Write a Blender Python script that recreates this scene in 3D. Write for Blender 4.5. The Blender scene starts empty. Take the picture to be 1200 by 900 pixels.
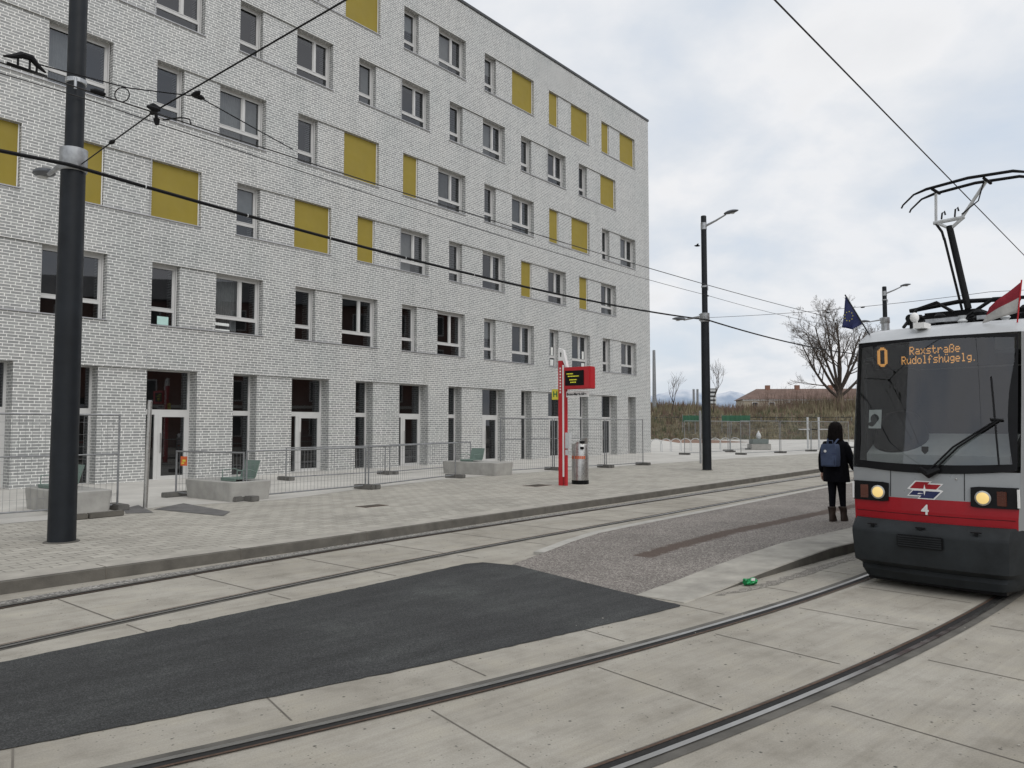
import bpy, bmesh, math, random
from mathutils import Vector, Matrix
rnd = random.Random(7)
R = math.radians
scene = bpy.context.scene
col = scene.collection

# ------------------------------------------------------------------ camera
CAM_H, PITCH, F = 1.83, math.atan(49 / 900.0), 900.0
cd = bpy.data.cameras.new('Camera'); cam = bpy.data.objects.new('Camera', cd); col.objects.link(cam)
cam.location = (0, 0, CAM_H); cam.rotation_euler = (math.pi / 2 + PITCH, 0, 0)
cd.sensor_width = 36; cd.lens = 27.0; cd.clip_start = 0.05; cd.clip_end = 30000
scene.camera = cam
# ------------------------------------------------------------------ world
SUN_EL, SUN_AZ = 48, 140          # degrees, azimuth clockwise from +Y
w = bpy.data.worlds.new('World'); scene.world = w; w.use_nodes = True
nt = w.node_tree; nt.nodes.clear()
def N(t, kind, **kw):
    n = t.nodes.new(kind)
    for k, v in kw.items():
        setattr(n, k, v)
    return n
def L(t, a, b): t.links.new(a, b)
out = N(nt, 'ShaderNodeOutputWorld'); bg = N(nt, 'ShaderNodeBackground'); bg.inputs['Strength'].default_value = 0.122
sky = N(nt, 'ShaderNodeTexSky', sky_type='NISHITA', sun_disc=False)
sky.sun_elevation = R(SUN_EL); sky.sun_rotation = R(SUN_AZ); sky.air_density = 1.2; sky.dust_density = 2.0
tc = N(nt, 'ShaderNodeTexCoord'); sep = N(nt, 'ShaderNodeSeparateXYZ'); L(nt, tc.outputs['Generated'], sep.inputs[0])
def M(t, op, a, b=None, clamp=False):
    n = N(t, 'ShaderNodeMath', operation=op, use_clamp=clamp)
    for i, v in enumerate((a, b)):
        if v is None: continue
        if isinstance(v, (int, float)): n.inputs[i].default_value = v
        else: L(t, v, n.inputs[i])
    return n.outputs[0]
zz = M(nt, 'ADD', M(nt, 'MAXIMUM', sep.outputs['Z'], 0.0), 0.34)
comb = N(nt, 'ShaderNodeCombineXYZ')
L(nt, M(nt, 'DIVIDE', sep.outputs['X'], zz), comb.inputs[0]); L(nt, M(nt, 'DIVIDE', sep.outputs['Y'], zz), comb.inputs[1])
def noise(t, vec, scale, detail=6, rough=0.55, dist=0.0):
    n = N(t, 'ShaderNodeTexNoise'); n.inputs['Scale'].default_value = scale; n.inputs['Detail'].default_value = detail
    n.inputs['Roughness'].default_value = rough; n.inputs['Distortion'].default_value = dist
    if vec is not None: L(t, vec, n.inputs['Vector'])
    return n.outputs['Fac']
def ramp(t, fac, stops, interp='LINEAR'):
    n = N(t, 'ShaderNodeValToRGB'); cr = n.color_ramp; cr.interpolation = interp
    while len(cr.elements) < len(stops): cr.elements.new(0.5)
    for e, (p, c) in zip(cr.elements, stops):
        e.position = p; e.color = (c[0], c[1], c[2], 1) if not isinstance(c, (int, float)) else (c, c, c, 1)
    L(t, fac, n.inputs[0]); return n.outputs['Color']
def mixc(t, fac, a, b, mode='MIX'):
    n = N(t, 'ShaderNodeMix', data_type='RGBA', blend_type=mode)
    for sock, v in ((n.inputs[0], fac), (n.inputs[6], a), (n.inputs[7], b)):
        if isinstance(v, (int, float)): sock.default_value = v
        elif isinstance(v, tuple): sock.default_value = (*v[:3], 1)
        else: L(t, v, sock)
    return n.outputs[2]
n1 = noise(nt, comb.outputs[0], 2.9, 7, 0.53, 0.15); n2 = noise(nt, comb.outputs[0], 0.9, 6, 0.5, 0.2)
cl = M(nt, 'ADD', M(nt, 'MULTIPLY', n1, 0.62), M(nt, 'MULTIPLY', n2, 0.38))
cover = ramp(nt, cl, [(0.34, 0.35), (0.47, 0.80), (0.58, 1.0)])
cloudcol = ramp(nt, n1, [(0.26, (5.75, 6.05, 6.5)), (0.42, (6.15, 6.4, 6.75)), (0.58, (7.15, 7.2, 7.35)), (0.74, (6.6, 6.7, 6.9))])
blue = mixc(nt, 0.75, sky.outputs[0], (5.6, 6.4, 7.5))
skyc = mixc(nt, cover, blue, cloudcol)
# thicker, brighter cloud towards the veiled sun
sdir = Vector((math.sin(R(SUN_AZ)) * math.cos(R(SUN_EL)), math.cos(R(SUN_AZ)) * math.cos(R(SUN_EL)), math.sin(R(SUN_EL))))
dp = N(nt, 'ShaderNodeVectorMath', operation='DOT_PRODUCT'); L(nt, tc.outputs['Generated'], dp.inputs[0]); dp.inputs[1].default_value = sdir
glow = M(nt, 'POWER', M(nt, 'MAXIMUM', dp.outputs['Value'], 0.0), 2.5)
gain = M(nt, 'ADD', M(nt, 'MULTIPLY', glow, 0.35), 1.0)
vm = N(nt, 'ShaderNodeVectorMath', operation='SCALE'); L(nt, skyc, vm.inputs[0]); L(nt, gain, vm.inputs['Scale'])
L(nt, vm.outputs[0], bg.inputs['Color']); L(nt, bg.outputs[0], out.inputs[0])
# ------------------------------------------------------------------ sun behind cloud
sd = bpy.data.lights.new('Sun', 'SUN'); so = bpy.data.objects.new('Sun', sd); col.objects.link(so)
sd.energy = 0.9; sd.angle = R(45); sd.color = (1.0, 0.965, 0.91)
so.rotation_euler = (-sdir).to_track_quat('-Z', 'Y').to_euler()
scene.view_settings.view_transform = 'Standard'; scene.view_settings.look = 'None'
scene.view_settings.exposure = 0.0; scene.view_settings.gamma = 1.0; scene.view_settings.use_curve_mapping = False

# ------------------------------------------------------------------ survey helpers (photo survey -> metres)
FW = Vector((0, math.cos(PITCH), math.sin(PITCH))); UP = Vector((0, -math.sin(PITCH), math.cos(PITCH))); CP = Vector((0, 0, CAM_H))
def ray(u, v): return FW + Vector((1, 0, 0)) * ((u - 600) / F) - UP * ((v - 450) / F)
def G(u, v, z=0.0):
    d = ray(u, v); return CP + d * ((z - CAM_H) / d.z)
def AT(u, v, y):
    d = ray(u, v); return CP + d * (y / d.y)

# ------------------------------------------------------------------ materials
def newmat(name):
    m = bpy.data.materials.new(name); m.use_nodes = True
    t = m.node_tree; t.nodes.clear()
    o = N(t, 'ShaderNodeOutputMaterial'); p = N(t, 'ShaderNodeBsdfPrincipled'); L(t, p.outputs[0], o.inputs[0])
    return m, t, p
def bump(t, p, h, strength=0.3, dist=0.01):
    b = N(t, 'ShaderNodeBump'); b.inputs['Strength'].default_value = strength; b.inputs['Distance'].default_value = dist
    L(t, h, b.inputs['Height']); L(t, b.outputs[0], p.inputs['Normal'])
def mat(name, c, rough=0.6, metal=0.0, var=0.15, scale=6.0, bmp=0.0, bscale=60.0, spec=0.5, coat=0.0, tint=None):
    m, t, p = newmat(name)
    tcn = N(t, 'ShaderNodeTexCoord')
    n = noise(t, tcn.outputs['Object'], scale, 6, 0.6)
    lo = tuple(x * (1 - var) for x in c); hi = tuple(min(1, x * (1 + var)) for x in c)
    if tint: lo = tint
    L(t, ramp(t, n, [(0.3, lo), (0.7, hi)]), p.inputs['Base Color'])
    L(t, ramp(t, noise(t, tcn.outputs['Object'], scale * 2.3, 4), [(0.3, max(0.0, rough - 0.08)), (0.7, min(1.0, rough + 0.08))]), p.inputs['Roughness'])
    p.inputs['Metallic'].default_value = metal; p.inputs['Specular IOR Level'].default_value = spec
    p.inputs['Coat Weight'].default_value = coat; p.inputs['Coat Roughness'].default_value = 0.08
    if bmp: bump(t, p, noise(t, tcn.outputs['Object'], bscale, 4), bmp, 0.01)
    return m
def emit(name, c, s):
    m, t, p = newmat(name); p.inputs['Base Color'].default_value = (*[x * 0.3 for x in c], 1)
    p.inputs['Emission Color'].default_value = (*c, 1); p.inputs['Emission Strength'].default_value = s
    return m
def glass(name, tint, ior=1.55, rough=0.015, wav=0.03, wscale=1.3):
    m, t, p = newmat(name); t.nodes.remove(p); o = [n for n in t.nodes if n.type == 'OUTPUT_MATERIAL'][0]
    tr = N(t, 'ShaderNodeBsdfTransparent'); tr.inputs[0].default_value = (*tint, 1)
    gl = N(t, 'ShaderNodeBsdfGlossy'); gl.inputs['Roughness'].default_value = rough; gl.inputs[0].default_value = (0.95, 0.96, 1, 1)
    g = N(t, 'ShaderNodeNewGeometry'); dpn = N(t, 'ShaderNodeVectorMath', operation='DOT_PRODUCT'); L(t, g.outputs['Incoming'], dpn.inputs[0]); L(t, g.outputs['Normal'], dpn.inputs[1])
    r0 = ((ior - 1) / (ior + 1)) ** 2; fac = M(t, 'ADD', M(t, 'MULTIPLY', M(t, 'POWER', M(t, 'SUBTRACT', 1.0, M(t, 'ABSOLUTE', dpn.outputs['Value']), True), 5.0), 1 - r0), r0)
    b = N(t, 'ShaderNodeBump'); b.inputs['Strength'].default_value = wav; b.inputs['Distance'].default_value = 0.05
    L(t, noise(t, g.outputs['Position'], wscale, 2), b.inputs['Height']); L(t, b.outputs[0], gl.inputs['Normal'])
    mx = N(t, 'ShaderNodeMixShader'); L(t, fac, mx.inputs[0]); L(t, tr.outputs[0], mx.inputs[1]); L(t, gl.outputs[0], mx.inputs[2])
    L(t, mx.outputs[0], o.inputs[0]); return m
def pos(t): return N(t, 'ShaderNodeNewGeometry').outputs['Position']
def mapping(t, vec, rz=0.0, sc=(1, 1, 1)):
    m = N(t, 'ShaderNodeMapping'); L(t, vec, m.inputs[0]); m.inputs['Rotation'].default_value = (0, 0, rz)
    m2 = N(t, 'ShaderNodeMapping'); L(t, m.outputs[0], m2.inputs[0]); m2.inputs['Scale'].default_value = sc      # rotate first, then scale
    return m2.outputs[0]

def brick_mat():
    m, t, p = newmat('grey_brick')
    tcn = N(t, 'ShaderNodeTexCoord'); s = N(t, 'ShaderNodeSeparateXYZ'); L(t, tcn.outputs['Object'], s.inputs[0])
    sn = N(t, 'ShaderNodeSeparateXYZ'); L(t, tcn.outputs['Normal'], sn.inputs[0])
    side = M(t, 'GREATER_THAN', M(t, 'ABSOLUTE', sn.outputs['X']), 0.5); flat = M(t, 'GREATER_THAN', M(t, 'ABSOLUTE', sn.outputs['Z']), 0.5)
    u = M(t, 'ADD', M(t, 'MULTIPLY', s.outputs['X'], M(t, 'SUBTRACT', 1.0, side)), M(t, 'MULTIPLY', s.outputs['Y'], side))
    v = M(t, 'ADD', M(t, 'MULTIPLY', s.outputs['Z'], M(t, 'SUBTRACT', 1.0, flat)), M(t, 'MULTIPLY', s.outputs['Y'], flat))
    wn = N(t, 'ShaderNodeTexWhiteNoise', noise_dimensions='1D'); L(t, M(t, 'FLOOR', M(t, 'DIVIDE', v, 0.084)), wn.inputs['W'])
    u = M(t, 'ADD', u, M(t, 'MULTIPLY', wn.outputs['Value'], 0.10))                     # wild bond: each course shifted a little
    c = N(t, 'ShaderNodeCombineXYZ'); L(t, u, c.inputs[0]); L(t, v, c.inputs[1])
    b = N(t, 'ShaderNodeTexBrick'); L(t, c.outputs[0], b.inputs['Vector'])
    b.offset = 0.5; b.inputs['Scale'].default_value = 1.0; b.inputs['Brick Width'].default_value = 0.275; b.inputs['Row Height'].default_value = 0.084
    b.inputs['Mortar Size'].default_value = 0.009; b.inputs['Mortar Smooth'].default_value = 0.2; b.inputs['Bias'].default_value = 0.1
    b.inputs['Color1'].default_value = (0.245, 0.250, 0.252, 1); b.inputs['Color2'].default_value = (0.355, 0.36, 0.358, 1); b.inputs['Mortar'].default_value = (0.90, 0.895, 0.88, 1)
    big = noise(t, c.outputs[0], 0.35, 5, 0.6); fine = noise(t, c.outputs[0], 14.0, 5, 0.65)
    k = mixc(t, 0.55, b.outputs['Color'], ramp(t, fine, [(0.3, 0.62), (0.7, 1.0)]), 'MULTIPLY')
    k = mixc(t, 0.55, k, ramp(t, big, [(0.32, (0.84, 0.87, 0.86)), (0.5, (0.97, 0.97, 0.96)), (0.68, (1.0, 0.985, 0.96))]), 'MULTIPLY')
    stv = N(t, 'ShaderNodeMapping'); L(t, c.outputs[0], stv.inputs[0]); stv.inputs['Scale'].default_value = (2.2, 0.10, 1)
    k = mixc(t, 0.5, k, ramp(t, noise(t, stv.outputs[0], 1.0, 6, 0.65), [(0.32, (0.80, 0.81, 0.80)), (0.5, 1.0), (0.7, (1.05, 1.04, 1.02))]), 'MULTIPLY')
    k = mixc(t, 1.0, k, (1.13, 1.125, 1.105), 'MULTIPLY')
    L(t, k, p.inputs['Base Color']); p.inputs['Roughness'].default_value = 0.42; p.inputs['Specular IOR Level'].default_value = 0.7
    h = M(t, 'ADD', M(t, 'MULTIPLY', b.outputs['Fac'], 0.25), M(t, 'MULTIPLY', fine, 0.55))
    bump(t, p, h, 0.35, 0.008)
    return m
def concrete_mat():
    m, t, p = newmat('track_concrete'); P = pos(t)
    st = mapping(t, P, R(-44), (0.30, 6.0, 1)); st2 = mapping(t, P, R(-41), (0.8, 30.0, 1))
    big = noise(t, P, 0.42, 6, 0.6); mid = noise(t, P, 2.6, 6, 0.62); fine = noise(t, P, 90, 3, 0.7); s1 = noise(t, st, 1.0, 5, 0.6); s2 = noise(t, st2, 1.0, 4, 0.6)
    k = ramp(t, big, [(0.3, (0.315, 0.289, 0.243)), (0.52, (0.380, 0.353, 0.303)), (0.72, (0.445, 0.418, 0.364))])
    k = mixc(t, 0.8, k, ramp(t, mid, [(0.28, (0.70, 0.69, 0.67)), (0.5, 0.95), (0.7, (1.05, 1.04, 1.0))]), 'MULTIPLY')
    k = mixc(t, 0.5, k, ramp(t, s1, [(0.3, (0.80, 0.78, 0.75)), (0.52, 1.0), (0.75, 1.12)]), 'MULTIPLY')
    k = mixc(t, 0.35, k, ramp(t, s2, [(0.3, 0.82), (0.6, 1.06)]), 'MULTIPLY')
    k = mixc(t, 0.6, k, ramp(t, fine, [(0.3, 0.75), (0.6, 1.1)]), 'MULTIPLY')
    vo = N(t, 'ShaderNodeTexVoronoi'); L(t, P, vo.inputs['Vector']); vo.inputs['Scale'].default_value = 7.0
    sp = ramp(t, vo.outputs['Distance'], [(0.05, 0.12), (0.10, 1.0)])
    pick = M(t, 'GREATER_THAN', noise(t, P, 1.7, 3), 0.45)
    k = mixc(t, M(t, 'MULTIPLY', pick, 0.85), k, sp, 'MULTIPLY')
    v2 = N(t, 'ShaderNodeTexVoronoi'); L(t, P, v2.inputs['Vector']); v2.inputs['Scale'].default_value = 23.0
    k = mixc(t, M(t, 'MULTIPLY', M(t, 'GREATER_THAN', noise(t, P, 3.1, 4), 0.5), 0.8), k, ramp(t, v2.outputs['Distance'], [(0.08, 0.3), (0.17, 1.0)]), 'MULTIPLY')
    k = mixc(t, 0.55, k, ramp(t, noise(t, P, 0.16, 5, 0.7, 0.6), [(0.36, (0.72, 0.71, 0.70)), (0.5, 1.0)]), 'MULTIPLY')
    L(t, k, p.inputs['Base Color']); p.inputs['Roughness'].default_value = 0.85; p.inputs['Specular IOR Level'].default_value = 0.3
    bump(t, p, M(t, 'ADD', M(t, 'MULTIPLY', s2, 0.6), fine), 0.35, 0.006); return m
def asphalt_mat():
    m, t, p = newmat('fresh_asphalt'); P = pos(t)
    big = noise(t, P, 0.8, 5, 0.6); f = noise(t, P, 105, 2, 0.7); f2 = noise(t, P, 30, 4, 0.75)
    k = ramp(t, big, [(0.3, (0.031, 0.031, 0.031)), (0.55, (0.042, 0.043, 0.042)), (0.75, (0.066, 0.069, 0.065))])
    k = mixc(t, 0.9, k, ramp(t, f, [(0.32, 0.35), (0.5, 0.95), (0.68, 2.4)]), 'MULTIPLY')
    k = mixc(t, 0.6, k, ramp(t, f2, [(0.3, 0.65), (0.7, 1.35)]), 'MULTIPLY')
    k = mixc(t, 0.8, k, ramp(t, noise(t, mapping(t, P, R(-45), (.5, 2.5, 1)), 1.6, 6, .7), [(0.35, 0.7), (0.65, 1.3)]), 'MULTIPLY')
    L(t, k, p.inputs['Base Color']); p.inputs['Roughness'].default_value = 0.8; p.inputs['Specular IOR Level'].default_value = 0.35
    bump(t, p, M(t, 'ADD', f, f2), 0.8, 0.008); return m
def gravel_mat(name, c1, c2, c3, sc=55):
    m, t, p = newmat(name); P = pos(t)
    vo = N(t, 'ShaderNodeTexVoronoi'); L(t, P, vo.inputs['Vector']); vo.inputs['Scale'].default_value = sc
    sx = N(t, 'ShaderNodeSeparateColor'); L(t, vo.outputs['Color'], sx.inputs[0])
    k = ramp(t, sx.outputs[0], [(0.1, c1), (0.5, c2), (0.9, c3)])
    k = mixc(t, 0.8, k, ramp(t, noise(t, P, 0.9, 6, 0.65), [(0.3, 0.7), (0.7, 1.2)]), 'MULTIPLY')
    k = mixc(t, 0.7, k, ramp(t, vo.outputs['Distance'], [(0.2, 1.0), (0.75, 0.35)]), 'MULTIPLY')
    L(t, k, p.inputs['Base Color']); p.inputs['Roughness'].default_value = 0.9; p.inputs['Specular IOR Level'].default_value = 0.25
    bump(t, p, vo.outputs['Distance'], -0.6, 0.012); return m
def island_mat():
    m = gravel_mat('island_surface', (0.19, 0.165, 0.148), (0.285, 0.255, 0.23), (0.42, 0.385, 0.345), 60)
    t = m.node_tree; p = [n for n in t.nodes if n.type == 'BSDF_PRINCIPLED'][0]
    old = p.inputs['Base Color'].links[0].from_socket; P = pos(t)
    a = Vector((1.75, 10.5)); b = Vector((6.9, 16.0)); u = (b - a).normalized(); nn = Vector((u.y, -u.x))
    d = N(t, 'ShaderNodeVectorMath', operation='DOT_PRODUCT'); L(t, P, d.inputs[0]); d.inputs[1].default_value = (nn.x, nn.y, 0)
    dd = M(t, 'ABSOLUTE', M(t, 'SUBTRACT', d.outputs['Value'], a.dot(nn)))
    e = N(t, 'ShaderNodeVectorMath', operation='DOT_PRODUCT'); L(t, P, e.inputs[0]); e.inputs[1].default_value = (u.x, u.y, 0)
    s = M(t, 'GREATER_THAN', e.outputs['Value'], a.dot(u))
    jag = M(t, 'MULTIPLY', noise(t, P, 9, 4), 0.22)
    k = M(t, 'MULTIPLY', M(t, 'MULTIPLY', ramp(t, M(t, 'ADD', dd, jag), [(0.22, 1.0), (0.29, 0.0)]), s), 0.85)
    L(t, mixc(t, k, old, (0.085, 0.058, 0.045)), p.inputs['Base Color']); return m
def paver_mat():
    m, t, p = newmat('sidewalk_pavers'); P = pos(t)
    v = mapping(t, P, R(-51), (1, 1, 1))
    b = N(t, 'ShaderNodeTexBrick'); L(t, v, b.inputs['Vector']); b.inputs['Scale'].default_value = 1; b.inputs['Brick Width'].default_value = 0.30; b.inputs['Row Height'].default_value = 0.20
    b.inputs['Mortar Size'].default_value = 0.010; b.inputs['Mortar Smooth'].default_value = 0.4; b.inputs['Bias'].default_value = 0.0
    b.inputs['Color1'].default_value = (0.36, 0.338, 0.292, 1); b.inputs['Color2'].default_value = (0.455, 0.428, 0.372, 1); b.inputs['Mortar'].default_value = (0.21, 0.198, 0.175, 1)
    k = mixc(t, 0.8, b.outputs['Color'], ramp(t, noise(t, P, 0.5, 6, 0.6), [(0.3, 0.78), (0.5, 1.0), (0.7, 1.12)]), 'MULTIPLY')
    k = mixc(t, 0.6, k, ramp(t, noise(t, P, 28, 5, 0.7), [(0.3, 0.7), (0.65, 1.1)]), 'MULTIPLY')
    L(t, k, p.inputs['Base Color']); p.inputs['Roughness'].default_value = 0.85; p.inputs['Specular IOR Level'].default_value = 0.3
    bump(t, p, M(t, 'ADD', M(t, 'MULTIPLY', b.outputs['Fac'], -1.0), M(t, 'MULTIPLY', noise(t, P, 40, 4), 0.5)), 0.5, 0.01); return m

BRICK = brick_mat(); CONC = concrete_mat(); ASPH = asphalt_mat(); ISL = island_mat(); PAVE = paver_mat()
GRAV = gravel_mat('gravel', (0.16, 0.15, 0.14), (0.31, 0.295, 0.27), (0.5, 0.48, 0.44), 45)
SEAL = mat('bitumen_seal', (0.105, 0.098, 0.085), 0.9, 0, 0.45, 2.5, 0.3)
STEEL = mat('worn_steel', (0.40, 0.39, 0.37), 0.38, 1.0, 0.05, 3)
RUST = mat('rusty_steel', (0.10, 0.062, 0.042), 0.75, 0.3, 0.4, 25, 0.2)
BLACK = mat('groove_shade', (0.012, 0.011, 0.01), 0.9, 0, 0.3, 20)  # near-black colour stands for the shade inside the rail groove
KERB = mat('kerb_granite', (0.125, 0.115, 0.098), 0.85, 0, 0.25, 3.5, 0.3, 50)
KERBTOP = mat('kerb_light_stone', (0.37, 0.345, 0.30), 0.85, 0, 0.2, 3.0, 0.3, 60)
WHITE = mat('pale_edging', (0.40, 0.382, 0.345), 0.8, 0, 0.15, 4, 0.2, 60)
LIGHTCONC = mat('pale_concrete', (0.50, 0.48, 0.44), 0.85, 0, 0.16, 0.6, 0.2, 30)
BENCH = mat('bench_concrete', (0.36, 0.35, 0.325), 0.85, 0, 0.16, 3, 0.25, 50)
JOINT = mat('joint_filler', (0.135, 0.12, 0.10), 0.9, 0, 0.3, 6)
PATCH = mat('old_asphalt', (0.13, 0.125, 0.12), 0.9, 0, 0.3, 3, 0.4, 90)
FRAME = mat('window_frame_grey', (0.60, 0.595, 0.58), 0.45, 0, 0.06, 2)
SILL = mat('sill_metal', (0.42, 0.42, 0.43), 0.4, 0.3, 0.08, 3)
PANE = glass('window_glass', (0.42, 0.44, 0.45), 1.80, wav=0.004)
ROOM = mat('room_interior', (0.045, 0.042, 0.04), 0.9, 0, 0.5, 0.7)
CURT = mat('curtain', (0.60, 0.59, 0.57), 0.9, 0, 0.1, 5)
YEL = mat('yellow_screen', (0.285, 0.218, 0.030), 0.75, 0, 0.06, 1.2)
ROOFM = mat('roof_metal', (0.06, 0.062, 0.065), 0.5, 0.3, 0.15, 2)
PAPER = mat('paper', (0.75, 0.76, 0.73), 0.8, 0, 0.06, 8)
MINT = mat('mint_paper', (0.5, 0.72, 0.66), 0.8, 0, 0.06, 8)
POLE = mat('pole_anthracite', (0.010, 0.0125, 0.016), 0.5, 0.0, 0.3, 2.5, 0.05, 40, spec=0.3)
ZINC = mat('galvanised', (0.40, 0.41, 0.42), 0.42, 0.75, 0.2, 12)
LAMPG = mat('lamp_grey', (0.10, 0.105, 0.115), 0.4, 0.4, 0.15, 8)
LENS = mat('lamp_lens', (0.55, 0.56, 0.56), 0.25, 0, 0.1, 8)
CABLE = mat('black_cable', (0.007, 0.007, 0.008), 0.7, 0, 0.2, 20, spec=0.25)
WIRE = mat('wire_dark', (0.035, 0.033, 0.032), 0.5, 0.4, 0.2, 20)
FENCE = mat('fence_zinc', (0.26, 0.265, 0.27), 0.5, 0.6, 0.25, 7)
FOOT = mat('fence_foot', (0.13, 0.125, 0.115), 0.9, 0, 0.25, 6, 0.2)
RED = mat('sign_red', (0.48, 0.012, 0.02), 0.4, 0, 0.1, 3, coat=0.2)
TRED = mat('tram_red', (0.32, 0.003, 0.010), 0.42, 0, 0.1, 2, spec=0.3, coat=0.12)
TGREY = mat('tram_grey', (0.29, 0.30, 0.305), 0.35, 0.15, 0.07, 1.5, coat=0.25)
TWHITE = mat('tram_roof_white', (0.44, 0.45, 0.455), 0.4, 0, 0.1, 2, coat=0.1)
TDARK = mat('tram_bumper', (0.018, 0.021, 0.023), 0.6, 0, 0.45, 2.2, 0.05, 60, spec=0.3)
TBLACK = mat('tram_black', (0.005, 0.005, 0.006), 0.45, 0, 0.3, 6, spec=0.2)
DASH = mat('dashboard', (0.50, 0.50, 0.48), 0.7, 0, 0.1, 4)
CABIN = mat('cabin_dark', (0.045, 0.045, 0.047), 0.8, 0, 0.3, 3)
WS = glass('windscreen_glass', (0.55, 0.58, 0.58), 1.80, 0.012, 0.003, 0.7)
WPAINT = mat('white_paint', (0.78, 0.77, 0.75), 0.5, 0, 0.04, 5)
NAVY = mat('navy', (0.012, 0.018, 0.085), 0.6, 0, 0.2, 6)
GREENM = mat('bench_green', (0.155, 0.215, 0.185), 0.6, 0, 0.12, 4)
STAIN = mat('stainless', (0.50, 0.49, 0.47), 0.32, 0.9, 0.12, 10)
ORANGE = mat('orange_sign', (0.62, 0.12, 0.03), 0.6, 0, 0.15, 6)
YSIGN = mat('yellow_sign', (0.68, 0.60, 0.06), 0.5, 0, 0.1, 6)
COAT = mat('coat_black', (0.005, 0.005, 0.007), 0.9, 0, 0.4, 9, 0.4, 40, spec=0.1)
JEANS = mat('trousers_dark', (0.007, 0.007, 0.010), 0.9, 0, 0.3, 10, 0.3, 60, spec=0.1)
HAIR = mat('hair_dark', (0.007, 0.005, 0.005), 0.8, 0, 0.4, 20, 0.5, 80, spec=0.1)
SKIN = mat('skin', (0.50, 0.30, 0.22), 0.55, 0, 0.08, 10)
BOOT = mat('boot_brown', (0.035, 0.020, 0.014), 0.6, 0, 0.3, 12, 0.3, 50)
PACK = mat('backpack_blue', (0.060, 0.082, 0.145), 0.8, 0, 0.2, 8, 0.4, 70)
BARK = mat('bark', (0.060, 0.047, 0.038), 0.95, 0, 0.35, 3, 0.4, 12)
TWIG = mat('twig', (0.10, 0.080, 0.066), 0.95, 0, 0.3, 1.5)
CANG = mat('can_green', (0.02, 0.28, 0.09), 0.3, 0.5, 0.3, 30)
LEDA = emit('led_amber', (1.0, 0.46, 0.11), 0.85)
LEDY = emit('led_yellow', (0.75, 0.72, 0.05), 0.55)
HEADL = emit('headlamp_glow', (1.0, 0.72, 0.27), 0.72)

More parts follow.
